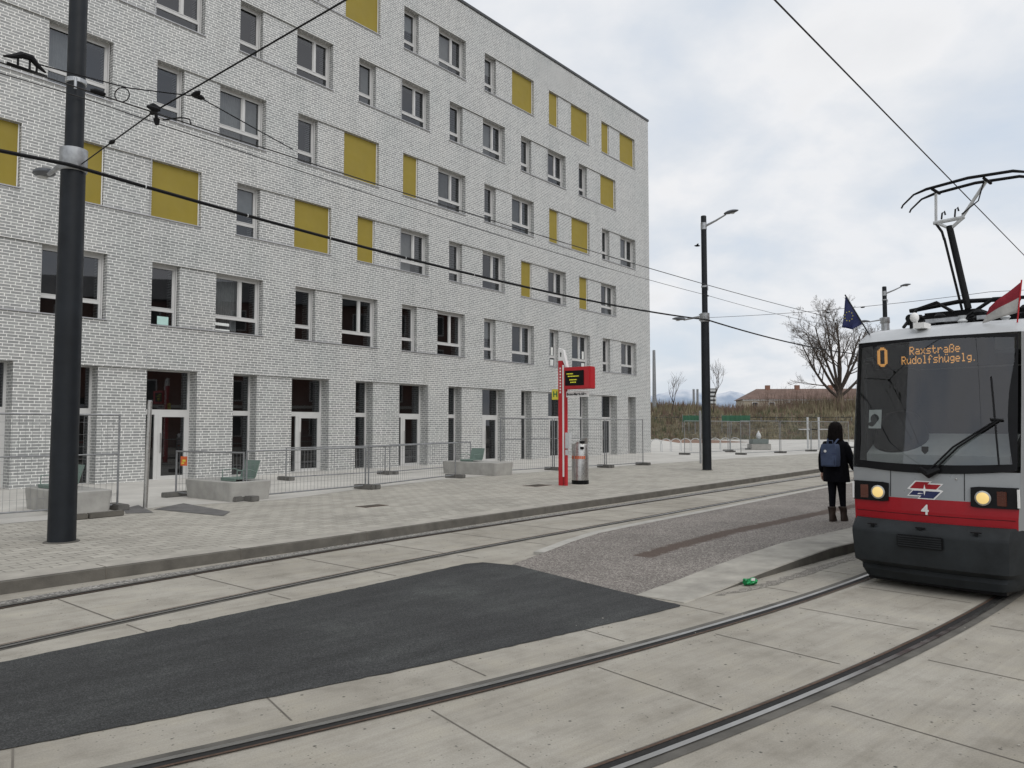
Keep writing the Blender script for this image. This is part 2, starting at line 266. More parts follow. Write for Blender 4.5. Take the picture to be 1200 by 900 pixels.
# ------------------------------------------------------------------ mesh builder
class MB:
    def __init__(s): s.v = []; s.f = []; s.m = []; s.mi = 0
    def add(s, vs, fs, mi=None):
        o = len(s.v); s.v += [tuple(x) for x in vs]
        for f in fs: s.f.append(tuple(i + o for i in f)); s.m.append(s.mi if mi is None else mi)
    def quad(s, a, b, c, d, mi=None): s.add((a, b, c, d), ((0, 1, 2, 3),), mi)
    def box(s, c, d, rz=0.0, mi=None, M4=None):
        hx, hy, hz = d[0] / 2, d[1] / 2, d[2] / 2; ca, sa = math.cos(rz), math.sin(rz); vs = []
        for z in (-hz, hz):
            for x, y in ((-hx, -hy), (hx, -hy), (hx, hy), (-hx, hy)):
                p = Vector((c[0] + x * ca - y * sa, c[1] + x * sa + y * ca, c[2] + z)); vs.append(M4 @ p if M4 else p)
        s.add(vs, ((0, 3, 2, 1), (4, 5, 6, 7), (0, 1, 5, 4), (1, 2, 6, 5), (2, 3, 7, 6), (3, 0, 4, 7)), mi)
    def bbox(s, x0, x1, y0, y1, z0, z1, mi=None): s.box(((x0 + x1) / 2, (y0 + y1) / 2, (z0 + z1) / 2), (abs(x1 - x0), abs(y1 - y0), abs(z1 - z0)), 0, mi)
    def tube(s, pts, r, n=8, mi=None, cap=True):
        pts = [Vector(p) for p in pts]; k = len(pts); rs = r if isinstance(r, (list, tuple)) else [r] * k
        ref = None; rings = []
        for i, p in enumerate(pts):
            t = (pts[min(i + 1, k - 1)] - pts[max(i - 1, 0)])
            if t.length < 1e-9: t = Vector((0, 0, 1))
            t.normalize()
            if ref is None: ref = Vector((0, 0, 1)) if abs(t.z) < 0.9 else Vector((1, 0, 0))
            a = t.cross(ref).normalized(); b = a.cross(t).normalized(); ref = b if abs(t.dot(b)) < 0.9 else ref
            rings.append([p + (a * math.cos(2 * math.pi * j / n) + b * math.sin(2 * math.pi * j / n)) * rs[i] for j in range(n)])
        vs = [q for rg in rings for q in rg]; fs = []
        for i in range(k - 1):
            for j in range(n):
                j2 = (j + 1) % n; fs.append((i * n + j, i * n + j2, (i + 1) * n + j2, (i + 1) * n + j))
        if cap: fs += [tuple(range(n - 1, -1, -1)), tuple((k - 1) * n + j for j in range(n))]
        s.add(vs, fs, mi)
    def loft(s, rings, mi=None, cap=True):
        n = len(rings[0]); vs = [q for rg in rings for q in rg]; fs = []
        for i in range(len(rings) - 1):
            for j in range(n):
                j2 = (j + 1) % n; fs.append((i * n + j, i * n + j2, (i + 1) * n + j2, (i + 1) * n + j))
        if cap: fs += [tuple(range(n - 1, -1, -1)), tuple((len(rings) - 1) * n + j for j in range(n))]
        s.add(vs, fs, mi)
    def lathe(s, c, prof, n=20, mi=None):
        s.loft([[(c[0] + r * math.cos(2 * math.pi * j / n), c[1] + r * math.sin(2 * math.pi * j / n), c[2] + z) for j in range(n)] for r, z in prof], mi)
    def ball(s, c, r, n=14, m=9, mi=None):
        rx, ry, rz = r if isinstance(r, (tuple, list)) else (r, r, r)
        s.loft([[(c[0] + rx * math.sin(math.pi * (i + .02) / (m + .04)) * math.cos(2 * math.pi * j / n), c[1] + ry * math.sin(math.pi * (i + .02) / (m + .04)) * math.sin(2 * math.pi * j / n), c[2] - rz * math.cos(math.pi * (i + .02) / (m + .04))) for j in range(n)] for i in range(m + 1)], mi)
    def prism(s, poly, z0, z1, mi=None):
        n = len(poly); vs = [(p[0], p[1], z0) for p in poly] + [(p[0], p[1], z1) for p in poly]
        s.add(vs, [tuple(range(n - 1, -1, -1)), tuple(range(n, 2 * n))] + [(i, (i + 1) % n, n + (i + 1) % n, n + i) for i in range(n)], mi)
    def build(s, name, mats, parent=None, smooth=False, bevel=0.0, weld=False):
        me = bpy.data.meshes.new(name); me.from_pydata(s.v, [], s.f)
        mats = mats if isinstance(mats, (list, tuple)) else [mats]
        for m in mats: me.materials.append(m)
        me.polygons.foreach_set('material_index', [min(x, len(mats) - 1) for x in s.m])
        bm = bmesh.new(); bm.from_mesh(me)
        if weld: bmesh.ops.remove_doubles(bm, verts=bm.verts, dist=1e-4)
        bmesh.ops.recalc_face_normals(bm, faces=bm.faces)
        if bevel: bmesh.ops.bevel(bm, geom=list(bm.edges), offset=bevel, segments=2, affect='EDGES', clamp_overlap=True)
        bm.to_mesh(me); bm.free()
        if smooth:
            me.polygons.foreach_set('use_smooth', [True] * len(me.polygons))
            try: me.set_sharp_from_angle(angle=R(40))
            except Exception: pass
        ob = bpy.data.objects.new(name, me); col.objects.link(ob)
        if parent is not None: ob.parent = parent
        return ob
def tag(o, label=None, cat=None, group=None, kind=None):
    if label: o['label'] = label
    if cat: o['category'] = cat
    if group: o['group'] = group
    if kind: o['kind'] = kind
    return o
def thing(name, label, cat, loc=(0, 0, 0), rz=0.0, group=None):
    o = bpy.data.objects.new(name, None); col.objects.link(o); o.location = loc; o.rotation_euler = (0, 0, rz); o.empty_display_size = 0.2
    return tag(o, label, cat, group)
def copy_tree(o, parent=None):
    c = o.copy(); col.objects.link(c)
    if parent is not None: c.parent = parent
    for ch in [x for x in bpy.data.objects if x.parent == o]: copy_tree(ch, c)
    return c
def struct(o): o['kind'] = 'structure'; return o
def text_mesh(name, body, size, m, parent, M4, ext=0.002, align='CENTER', sx=1.0, bold=0.0):
    cu = bpy.data.curves.new(name, 'FONT'); cu.body = body; cu.size = size; cu.align_x = align; cu.align_y = 'CENTER'; cu.extrude = ext; cu.offset = bold
    to = bpy.data.objects.new(name + '_tmp', cu); col.objects.link(to); dg = bpy.context.evaluated_depsgraph_get()
    me = bpy.data.meshes.new_from_object(to.evaluated_get(dg)); bpy.data.objects.remove(to); bpy.data.curves.remove(cu)
    me.transform(M4 @ Matrix.Diagonal((sx, 1, 1, 1))); me.materials.clear(); me.materials.append(m); me.name = name
    o = bpy.data.objects.new(name, me); col.objects.link(o)
    if parent is not None: o.parent = parent
    return o
UPRIGHT = Matrix.Rotation(math.pi / 2, 4, 'X')      # text plane XY -> XZ, facing -Y

# ------------------------------------------------------------------ facade frame
FA = R(38.463); D = Vector((math.sin(FA), math.cos(FA), 0)); NN = Vector((math.cos(FA), -math.sin(FA), 0)); CORNER = Vector((8.723, 48.329, 0.0))
# =================================================================== GROUND
def sheet(name, poly, z, m, sub=0):
    b = MB(); b.add([(p[0], p[1], z) for p in poly], [tuple(range(len(poly)))]); o = b.build(name, m)
    if o.data.polygons[0].normal.z < 0: o.data.flip_normals()
    return struct(o)
SOIL = gravel_mat('soil', (0.10, 0.088, 0.062), (0.15, 0.13, 0.095), (0.21, 0.185, 0.14), 3)
sheet('ground', [(-9000, -9000), (9000, -9000), (9000, 9000), (-9000, 9000)], -0.06, SOIL)
sheet('tram_concrete', [(-40, -25), (60, -25), (75, 96), (-40, 96)], 0.0, CONC)
def strip(name, pts, w0, w1, z, m):
    """ribbon along pts between lateral offsets w0..w1 (positive = to the right of travel)"""
    b = MB(); L0 = []; L1 = []
    for i, p in enumerate(pts):
        t = (Vector(pts[min(i + 1, len(pts) - 1)]) - Vector(pts[max(i - 1, 0)])).to_2d().normalized(); n = Vector((t.y, -t.x))
        L0.append((p[0] + n.x * w0, p[1] + n.y * w0, z)); L1.append((p[0] + n.x * w1, p[1] + n.y * w1, z))
    for i in range(len(pts) - 1): b.quad(L0[i], L1[i], L1[i + 1], L0[i + 1])
    return b.build(name, m)
# track 1 centre line: t along (.64,.768), lateral w along (.768,-.64)
def tr1(t):
    w_ = -8.62 + (0.44 * ((10 - t) / 7.5) ** 2 if t < 10 else 0.0)
    return Vector((0.64 * t + 0.768 * w_, 0.768 * t - 0.64 * w_, 0))
T1 = [tr1(t) for t in [x * 0.5 for x in range(-24, 40)] + list(range(20, 96, 3))]
# track 2 centre: arc about (-23,36)
AC = Vector((-23, 36)); R2 = 38.83
def tr2(a): return Vector((AC.x + R2 * math.cos(R(a)), AC.y + R2 * math.sin(R(a)), 0))
T2 = [tr2(a) for a in [x * 0.5 for x in range(-170, -40)]]
t2end = T2[-1]; t2dir = (T2[-1] - T2[-2]).normalized(); T2 += [t2end + t2dir * k for k in (4, 10, 20, 40, 60)]
def rail(name, pts, off, sgn, wide):
    """grooved rail: sgn=+1 when the gauge side is to the right"""
    b = MB()
    def ribbon(w0, w1, z, mi):
        s_ = strip('x', pts, w0, w1, z, SEAL); me = s_.data; b.add([v.co[:] for v in me.vertices], [tuple(p.vertices) for p in me.polygons], mi)
        bpy.data.objects.remove(s_); bpy.data.meshes.remove(me)
    ribbon(off - wide, off + wide * 0.8, 0.004, 0)
    ribbon(off - 0.019, off + 0.023, 0.013, 1)
    g0 = off + sgn * 0.023; ribbon(min(g0, g0 + sgn * 0.055), max(g0, g0 + sgn * 0.055), 0.008, 2)
    g1 = off + sgn * 0.078; ribbon(min(g1, g1 + sgn * 0.022), max(g1, g1 + sgn * 0.022), 0.011, 3)
    return struct(b.build(name, [SEAL, STEEL, BLACK, RUST]))
rail('tram_rail', T1, -0.80, 1, 0.075); rail('tram_rail', T1, 0.80, -1, 0.075)
rail('tram_rail', T2, -0.75, 1, 0.10); rail('tram_rail', T2, 0.75, -1, 0.12)
# slab joints
b = MB()
def jl(p, q, w_=0.006, z=0.0025):
    p = Vector((p[0], p[1], z)); q = Vector((q[0], q[1], z)); t = (q - p).normalized(); n = Vector((t.y, -t.x, 0)) * w_
    b.quad(p - n, q - n, q + n, p + n)
k = -54.0 - 4 * 2.2
while k < -30:
    for (ra, rb) in ((R2 - 0.58, R2 + 0.55),):
        jl(AC + Vector((math.cos(R(k)), math.sin(R(k)))) * ra, AC + Vector((math.cos(R(k)), math.sin(R(k)))) * rb)
    a2 = k + 0.9; jl(AC + Vector((math.cos(R(a2)), math.sin(R(a2)))) * (R2 + 0.95), AC + Vector((math.cos(R(a2)), math.sin(R(a2)))) * (R2 + 3.4))
    a3 = k - 1.2; jl(AC + Vector((math.cos(R(a3)), math.sin(R(a3)))) * (R2 - 0.93), AC + Vector((math.cos(R(a3)), math.sin(R(a3)))) * (R2 - 1.55))
    k += 2.2
tt = 3.25 - 1.57 * 6
while tt < 60:
    c = tr1(tt); n = Vector((0.768, -0.64, 0)); jl(c - n * 0.68, c + n * 0.68, 0.009); jl(c + n * 0.93, c + n * 1.35, 0.008); tt += 1.57
struct(b.build('slab_joints', JOINT))
# kerb of the left sidewalk
KB = [(-40, -33.0), (-14, -1.9), (-9, 4.35), (-5.55, 8.43), (-4.42, 9.78), (-2.99, 11.47), (0.0, 15.25), (4.64, 21.0), (11.85, 30.0), (24, 45.1), (64, 95)]
def smooth_poly(pts, n=6):
    o = []
    for i in range(len(pts) - 1):
        p0 = Vector(pts[max(i - 1, 0)]); p1 = Vector(pts[i]); p2 = Vector(pts[i + 1]); p3 = Vector(pts[min(i + 2, len(pts) - 1)])
        for j in range(n):
            t = j / n; o.append(0.5 * ((2 * p1) + (-p0 + p2) * t + (2 * p0 - 5 * p1 + 4 * p2 - p3) * t * t + (-p0 + 3 * p1 - 3 * p2 + p3) * t ** 3))
    o.append(Vector(pts[-1])); return o
SZ = 0.14
def kerb_body(name, pts, width, z0, z1f, m, step=None):
    b = MB(); n = len(pts); ri = []
    for i, p in enumerate(pts):
        t = (Vector(pts[min(i + 1, n - 1)]) - Vector(pts[max(i - 1, 0)])).normalized(); nn = Vector((t.y, -t.x)); z1 = z1f(i) if callable(z1f) else z1f
        q = Vector(p) - nn * width
        ri.append([(p[0], p[1], z0), (p[0], p[1], z1 - 0.012), (p[0] - nn.x * 0.012, p[1] - nn.y * 0.012, z1), (q.x, q.y, z1), (q.x, q.y, z0)])
    b.loft(ri, 0); return struct(b.build(name, m))
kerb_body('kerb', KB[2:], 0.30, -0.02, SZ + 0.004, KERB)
b = MB()
acc = 0.0
for i in range(2, len(KB) - 1):                       # joints between kerb stones
    p, q = Vector(KB[i]), Vector(KB[i + 1]); L_ = (q - p).length; t = (q - p) / L_; n = Vector((t.y, -t.x)); x = 1.1
    while x < L_ and p.y < 40:
        c = p + t * x; rz = math.atan2(t.y, t.x)
        b.box((c.x + n.x * 0.0015, c.y + n.y * 0.0015, 0.055), (0.012, 0.004, 0.145), rz); b.box((c.x - n.x * 0.15, c.y - n.y * 0.15, SZ + 0.0085), (0.012, 0.29, 0.004), rz); x += 2.0
struct(b.build('kerb_joints', JOINT))
# sidewalk slab (behind the kerb)
inner = []
for i, p in enumerate(KB):
    t = (Vector(KB[min(i + 1, len(KB) - 1)]) - Vector(KB[max(i - 1, 0)])).normalized(); n = Vector((t.y, -t.x)); inner.append(Vector(p) - n * 0.295)
sheet('sidewalk', [tuple(p) for p in inner] + [(-60, 95), (-60, -33)], SZ, PAVE)
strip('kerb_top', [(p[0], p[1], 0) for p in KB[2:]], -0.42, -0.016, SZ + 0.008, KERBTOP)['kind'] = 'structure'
# pale concrete zone in front of the facade
sheet('pale_forecourt', [(-20.5, 0.2), (-8.83, 13.3), (-7.6, 14.75), (-7.35, 16.2), (-6.2, 17.0), (-5.3, 17.7), (-4.1, 20.5), (-1.6, 25.3), (3.6, 31.2), (11.5, 40.0), (17.4, 46), (27, 55), (40, 94), (-10, 94), (-18, 60), (-30, 20)], SZ + 0.004, LIGHTCONC)
for pts in ([(180, 597), (215, 590), (270, 600), (262, 605)], [(143, 597), (162, 592), (180, 601), (148, 602)]):
    sheet('asphalt_patch', [tuple(G(u, v, SZ)[:2]) for u, v in pts], SZ + 0.008, PATCH)
# gravelly dirt strip between kerb and first rail, and beside the island kerb
strip('gravel_strip', [p for p in T1 if p.x > -14], -1.06, -0.88, 0.004, GRAV)['kind'] = 'structure'
# ---- asphalt patch (ragged edge)
ASP = [(-6.4, 2.95), (-3.96, 6.04), (-3.0, 7.2), (-1.73, 8.8), (-0.62, 10.28), (-0.40, 10.40), (0.06, 10.17), (0.72, 9.27), (1.34, 8.4), (1.72, 7.95)]
ASP += [(AC.x + 37.42 * math.cos(R(a_)), AC.y + 37.42 * math.sin(R(a_))) for a_ in [-48.7 - .5 * k for k in range(31)]][:31]
ASP = [p for p in ASP if p[0] > -6.6]
ASPS = []
for i in range(len(ASP)):
    p = Vector(ASP[i]); q = Vector(ASP[(i + 1) % len(ASP)]); k = max(1, int((q - p).length / 0.07))
    for j in range(k):
        c = p.lerp(q, j / k); ASPS.append((c.x + rnd.uniform(-.009, .009), c.y + rnd.uniform(-.009, .009)))
sheet('asphalt', ASPS, 0.006, ASPH)
# ---- island between the tracks
def iz(x, y):                      # ramps up from the asphalt edge
    a = Vector((0.06, 10.17)); u = Vector((0.62, 0.785)); s_ = (Vector((x, y)) - a).dot(u)
    return max(0.006, min(SZ, 0.006 + s_ * 0.043))
up = [(0.0, 10.25), (0.45, 10.95), (0.9, 11.7), (1.4, 12.4), (2.5, 13.65), (4.25, 15.75), (6.6, 18.7), (8.9, 21.5), (14, 27.6), (26, 42), (48, 68)]
lo = [(1.34, 8.4), (1.85, 9.02), (2.5, 9.75), (3.1, 10.4), (3.9, 11.2), (5.43, 12.66), (7.6, 14.9), (9.8, 17.2), (15, 22.6), (28, 36), (52, 61)]
b = MB(); NS = 8
for i in range(len(up)):
    for j in range(NS + 1):
        p = Vector(up[i]).lerp(Vector(lo[i]), j / NS); b.v.append((p.x, p.y, iz(p.x, p.y)))
for i in range(len(up) - 1):
    for j in range(NS): q = i * (NS + 1) + j; b.f.append((q, q + 1, q + NS + 2, q + NS + 1)); b.m.append(0)
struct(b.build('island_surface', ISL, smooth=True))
def edge_band(name, pts, wdt, side, m, lift, skirt):
    """raised edging band beside pts, with a vertical face on its far side"""
    b = MB(); n = len(pts); ri = []
    for i, p in enumerate(pts):
        t = (Vector(pts[min(i + 1, n - 1)]) - Vector(pts[max(i - 1, 0)])).normalized(); nn = Vector((t.y, -t.x)) * side
        w_ = wdt[i] if isinstance(wdt, list) else wdt; q = Vector(p) + nn * w_; z = iz(*p) + lift
        ri.append([(p[0], p[1], -0.02), (p[0], p[1], z), (q.x, q.y, z), (q.x + nn.x * 0.01, q.y + nn.y * 0.01, z - 0.012), (q.x + nn.x * 0.01, q.y + nn.y * 0.01, -0.02)])
    b.loft(ri, 0)
    for k in range(len(ri) - 1): b.m[k * 5 + 3] = 1          # outer face takes the darker kerb material
    return struct(b.build(name, [m, KERB]))
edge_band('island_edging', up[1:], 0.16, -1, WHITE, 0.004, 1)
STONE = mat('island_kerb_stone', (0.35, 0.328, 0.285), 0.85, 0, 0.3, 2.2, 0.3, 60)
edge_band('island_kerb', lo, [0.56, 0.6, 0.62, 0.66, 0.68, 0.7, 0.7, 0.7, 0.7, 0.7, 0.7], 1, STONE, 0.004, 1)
GP = [(2.1, 8.33), (3.09, 9.2), (4.85, 11.0), (6.6, 12.8), (6.85, 12.6), (5.3, 11.2), (4.35, 10.3), (3.5, 9.42), (2.8, 8.75)]
GPS = []
for i in range(len(GP)):
    p = Vector(GP[i]); q = Vector(GP[(i + 1) % len(GP)]); k = max(1, int((q - p).length / .1))
    for j in range(k): c = p.lerp(q, j / k); GPS.append((c.x + rnd.uniform(-.03, .03), c.y + rnd.uniform(-.03, .03)))
sheet('gravel_strip', GPS, 0.004, gravel_mat('fine_gravel', (.24, .22, .19), (.34, .31, .27), (.46, .43, .38), 60))
# drain plates in the paving
for (u, v, lw, lab) in ((436, 593, (0.62, 0.34), 'dark square drain plate in the paving nearest the kerb bend'), (630, 569, (0.75, 0.5), 'dark drain plate in the paving left of the red stop pillar')):
    p = G(u, v, SZ); o = thing('drain_cover', lab, 'drain cover', (p.x, p.y, SZ), math.atan2(D.y, D.x), 'drain plates in the paving')
    b = MB(); b.bbox(-lw[0] / 2, lw[0] / 2, -lw[1] / 2, lw[1] / 2, -0.03, 0.006); b.build('plate', RUST, o)
    b = MB()
    for k in range(7): b.bbox(-lw[0] / 2 + .05 + k * (lw[0] - .1) / 7, -lw[0] / 2 + .08 + k * (lw[0] - .1) / 7, -lw[1] / 2 + .04, lw[1] / 2 - .04, 0.007, 0.011)
    b.build('rib', KERB, o)
# loose grit on the concrete
b = MB()
for _ in range(330):
    k = rnd.random()
    if k < .85: c = T1[rnd.randrange(20, 80)] + Vector((0.768, -0.64, 0)) * rnd.uniform(-1.06, -0.9)
    else: c = Vector((rnd.uniform(.5, 6), rnd.uniform(3.5, 8), 0))
    b.ball((c.x, c.y, 0.006), (rnd.uniform(.004, .012), rnd.uniform(.004, .012), rnd.uniform(.003, .008)), 5, 3)
tag(b.build('loose_grit', KERBTOP), 'scattered grit on concrete', 'grit', kind='stuff')

# =================================================================== APARTMENT BUILDING
BLD = thing('apartment_building', 'long six storey light grey brick apartment building with yellow window screens', 'building', CORNER, math.atan2(D.y, D.x))
# local frame: X along facade (0 at far corner, negative towards camera), Y into the building (-Y = street), Z up
XL, ZT = -62.0, 21.33
BANDS = [(0.10, 3.57, 0), (4.93, 6.88, 1), (8.27, 10.08, 2), (11.45, 13.27, 3), (14.63, 16.44, 4), (17.75, 19.61, 5)]
P_ = 5.235
def openings(fl):
    o = []
    for k in range(0, 8):
        if fl % 2: o.append((-5.65 - P_ * k, -5.65 - P_ * k + 0.92, 'N', k)); o.append((-3.48 - P_ * k, -3.48 - P_ * k + 1.73, 'W', k))
        else:
            o.append((-2.82 - P_ * k, -2.82 - P_ * k + 0.93, 'N', k)); o.append((-5.70 - P_ * k, -5.70 - P_ * k + 1.60, 'W', k))
    o.sort(); 
    if fl in (2, 4): o = [q for q in o if q[0] < -3]
    return o
wall = MB()
def wq(x0, x1, z0, z1, y=0.0): 
    if x1 - x0 > 1e-4: wall.quad((x0, y, z0), (x1, y, z0), (x1, y, z1), (x0, y, z1), 0)
RC = 0.06
zprev = 0.0
wins = []
for (z0, z1, fl) in BANDS:
    wq(XL, 0, zprev, z0); zprev = z1
    ops = openings(fl); pairs = []; i = 0
    while i < len(ops):
        if ops[i][2] == 'N' and i + 1 < len(ops) and ops[i + 1][2] == 'W': pairs.append((ops[i], ops[i + 1])); i += 2
        else: pairs.append((ops[i],)); i += 1
    x = XL
    for pr in pairs:
        a, c = pr[0][0], pr[-1][1]; wq(x, a, z0, z1); x = c
        for xx in (a, c): wall.quad((xx, 0, z0), (xx, RC, z0), (xx, RC, z1), (xx, 0, z1), 0)
        wall.quad((a, 0, z1), (c, 0, z1), (c, RC, z1), (a, RC, z1), 0); wall.quad((a, 0, z0), (c, 0, z0), (c, RC, z0), (a, RC, z0), 0)
        if len(pr) == 2: wq(pr[0][1], pr[1][0], z0, z1, RC)
        for op in pr:
            for xx in (op[0], op[1]): wall.quad((xx, RC, z0), (xx, 0.85, z0), (xx, 0.85, z1), (xx, RC, z1), 0)
            for z_ in (z0, z1): wall.quad((op[0], RC, z_), (op[1], RC, z_), (op[1], 0.85, z_), (op[0], 0.85, z_), 0)
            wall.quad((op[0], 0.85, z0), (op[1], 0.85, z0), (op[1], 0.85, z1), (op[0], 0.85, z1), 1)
            wins.append((op, z0, z1, fl))
        if fl:
            s_ = MB(); s_.bbox(a - 0.03, c + 0.03, -0.045, RC + 0.10, z0 - 0.012, z0 + 0.018); s_.build('sill', SILL, BLD)
    wq(x, 0, z0, z1)
wq(XL, 0, zprev, ZT)
wall.quad((0, 0, 0), (0, 16, 0), (0, 16, ZT), (0, 0, ZT), 0); wall.quad((XL, 0, 0), (XL, 16, 0), (XL, 16, ZT), (XL, 0, ZT), 0); wall.quad((XL, 16, 0), (0, 16, 0), (0, 16, ZT), (XL, 16, ZT), 0)
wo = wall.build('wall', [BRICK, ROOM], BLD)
b = MB(); b.bbox(XL - 0.04, 0.04, -0.05, 16.05, ZT, ZT + 0.12); b.build('roof', ROOFM, BLD)
for k in range(6):
    x = -0.52 - 10.47 * k
    b = MB(); b.bbox(x - 0.008, x + 0.008, -0.003, 0.02, 3.6, ZT - 0.05); b.build('expansion_joint', mat_j if False else SILL, BLD)
def make_window(w_, h, kind, room=False):
    """window frame mesh at local origin (left-bottom corner of opening, outer wall face), recessed"""
    fy0, fy1 = 0.27, 0.34; f = MB(); p = MB(); FWD = 0.075
    def fb(x0, x1, z0, z1, y0=fy0, y1=fy1): f.bbox(x0, x1, y0, y1, z0, z1)
    fb(0, 0.06, 0, h); fb(w_ - 0.10, w_, 0, h); fb(0.06, w_ - 0.10, h - 0.07, h); fb(0.06, w_ - 0.10, 0, 0.05)
    fb(w_ - 0.055, w_ - 0.02, 0.0, h, 0.20, 0.27); fb(0.0, 0.035, 0.0, h, 0.20, 0.27)          # blind guide rails
    zt = 0.27 * h; fb(0.06, w_ - 0.10, zt - 0.05, zt + 0.05)
    fb(0.06, w_ - 0.10, zt + 0.05, zt + 0.075, 0.26, 0.27)
    p.quad((0.06, 0.305, 0.05), (w_ - 0.10, 0.305, 0.05), (w_ - 0.10, 0.305, zt - 0.05), (0.06, 0.305, zt - 0.05))
    if kind == 'W':
        xm = 0.06 + (w_ - 0.16) * 0.60; fb(xm - 0.05, xm + 0.05, zt + 0.05, h - 0.07, 0.255)
        cells = ((0.06, xm - 0.05), (xm + 0.05, w_ - 0.10))
    else: cells = ((0.06, w_ - 0.10),)
    for (a, c) in cells:
        fb(a, a + 0.03, zt + 0.05, h - 0.07, 0.285); fb(c - 0.03, c, zt + 0.05, h - 0.07, 0.285)
        p.quad((a, 0.31, zt + 0.05), (c, 0.31, zt + 0.05), (c, 0.31, h - 0.07), (a, 0.31, h - 0.07))
    fb(0.06, w_ - 0.10, h - 0.13, h - 0.07, 0.26, 0.27)                                                  # blind box front
    o = f.build('window', FRAME); q = p.build('pane', PANE, o); return o
def make_gf(w_, h, kind):
    f = MB(); p = MB(); y0, y1 = 0.45, 0.53
    def fb(x0, x1, z0, z1, a=y0, c=y1): f.bbox(x0, x1, a, c, z0, z1)
    fb(0, 0.03, 0, h); fb(w_ - 0.07, w_, 0, h); fb(0.03, w_ - 0.07, h - 0.03, h); fb(0.03, w_ - 0.07, 0, 0.07)
    zt = 2.16; fb(0.03, w_ - 0.07, zt - 0.08, zt + 0.08)
    p.quad((0.03, 0.49, zt + 0.08), (w_ - 0.07, 0.49, zt + 0.08), (w_ - 0.07, 0.49, h - 0.03), (0.03, 0.49, h - 0.03))
    if kind == 'W':
        xa = 0.03 + 0.27 * w_; fb(xa, xa + 0.24, 0.07, zt - 0.08); fb(xa + 0.115, xa + 0.125, 0.07, zt - 0.08, 0.44, 0.45); fb(w_ - 0.16, w_ - 0.07, 0.07, zt - 0.08); fb(xa + 0.24, w_ - 0.16, 0.07, 0.16); fb(xa + 0.24, w_ - 0.16, zt - 0.15, zt - 0.08)
        p.quad((0.03, 0.49, 0.07), (xa, 0.49, 0.07), (xa, 0.49, zt - 0.08), (0.03, 0.49, zt - 0.08))
        p.quad((xa + 0.24, 0.49, 0.16), (w_ - 0.16, 0.49, 0.16), (w_ - 0.16, 0.49, zt - 0.15), (xa + 0.24, 0.49, zt - 0.15))
        o = f.build('door', FRAME); p.build('pane', PANE, o)
        h_ = MB(); h_.tube([(xa + 0.19, 0.45, 0.9), (xa + 0.19, 0.40, 0.9), (xa + 0.19, 0.40, 1.5), (xa + 0.19, 0.45, 1.5)], 0.014, 6); h_.build('handle', STAIN, o)
        return o
    p.quad((0.03, 0.49, 0.07), (w_ - 0.07, 0.49, 0.07), (w_ - 0.07, 0.49, zt - 0.08), (0.03, 0.49, zt - 0.08))
    o = f.build('window', FRAME); p.build('pane', PANE, o); return o
def make_screen(w_, h):
    y = 0.13; b = MB(); b.bbox(0.012, w_ - 0.045, y, y + 0.008, 0.045, h - 0.02); o = b.build('sun_screen', YEL)
    f = MB(); f.bbox(w_ - 0.045, w_ - 0.015, y - 0.02, y + 0.05, 0.0, h); f.bbox(0.0, 0.012, y - 0.02, y + 0.05, 0, h); f.bbox(0.012, w_ - 0.045, y - 0.018, y + 0.03, 0.018, 0.045); f.bbox(0.0, w_, y + 0.01, y + 0.3, h - 0.02, h - 0.002)
    f.build('screen_frame', WPAINT, o); return o
YELLOW = {(2, 'N', 6): 1, (2, 'W', 6): 1, (2, 'W', 5): 1, (2, 'W', 4): 1, (2, 'N', 4): 1, (2, 'N', 2): 1, (2, 'N', 1): 1}
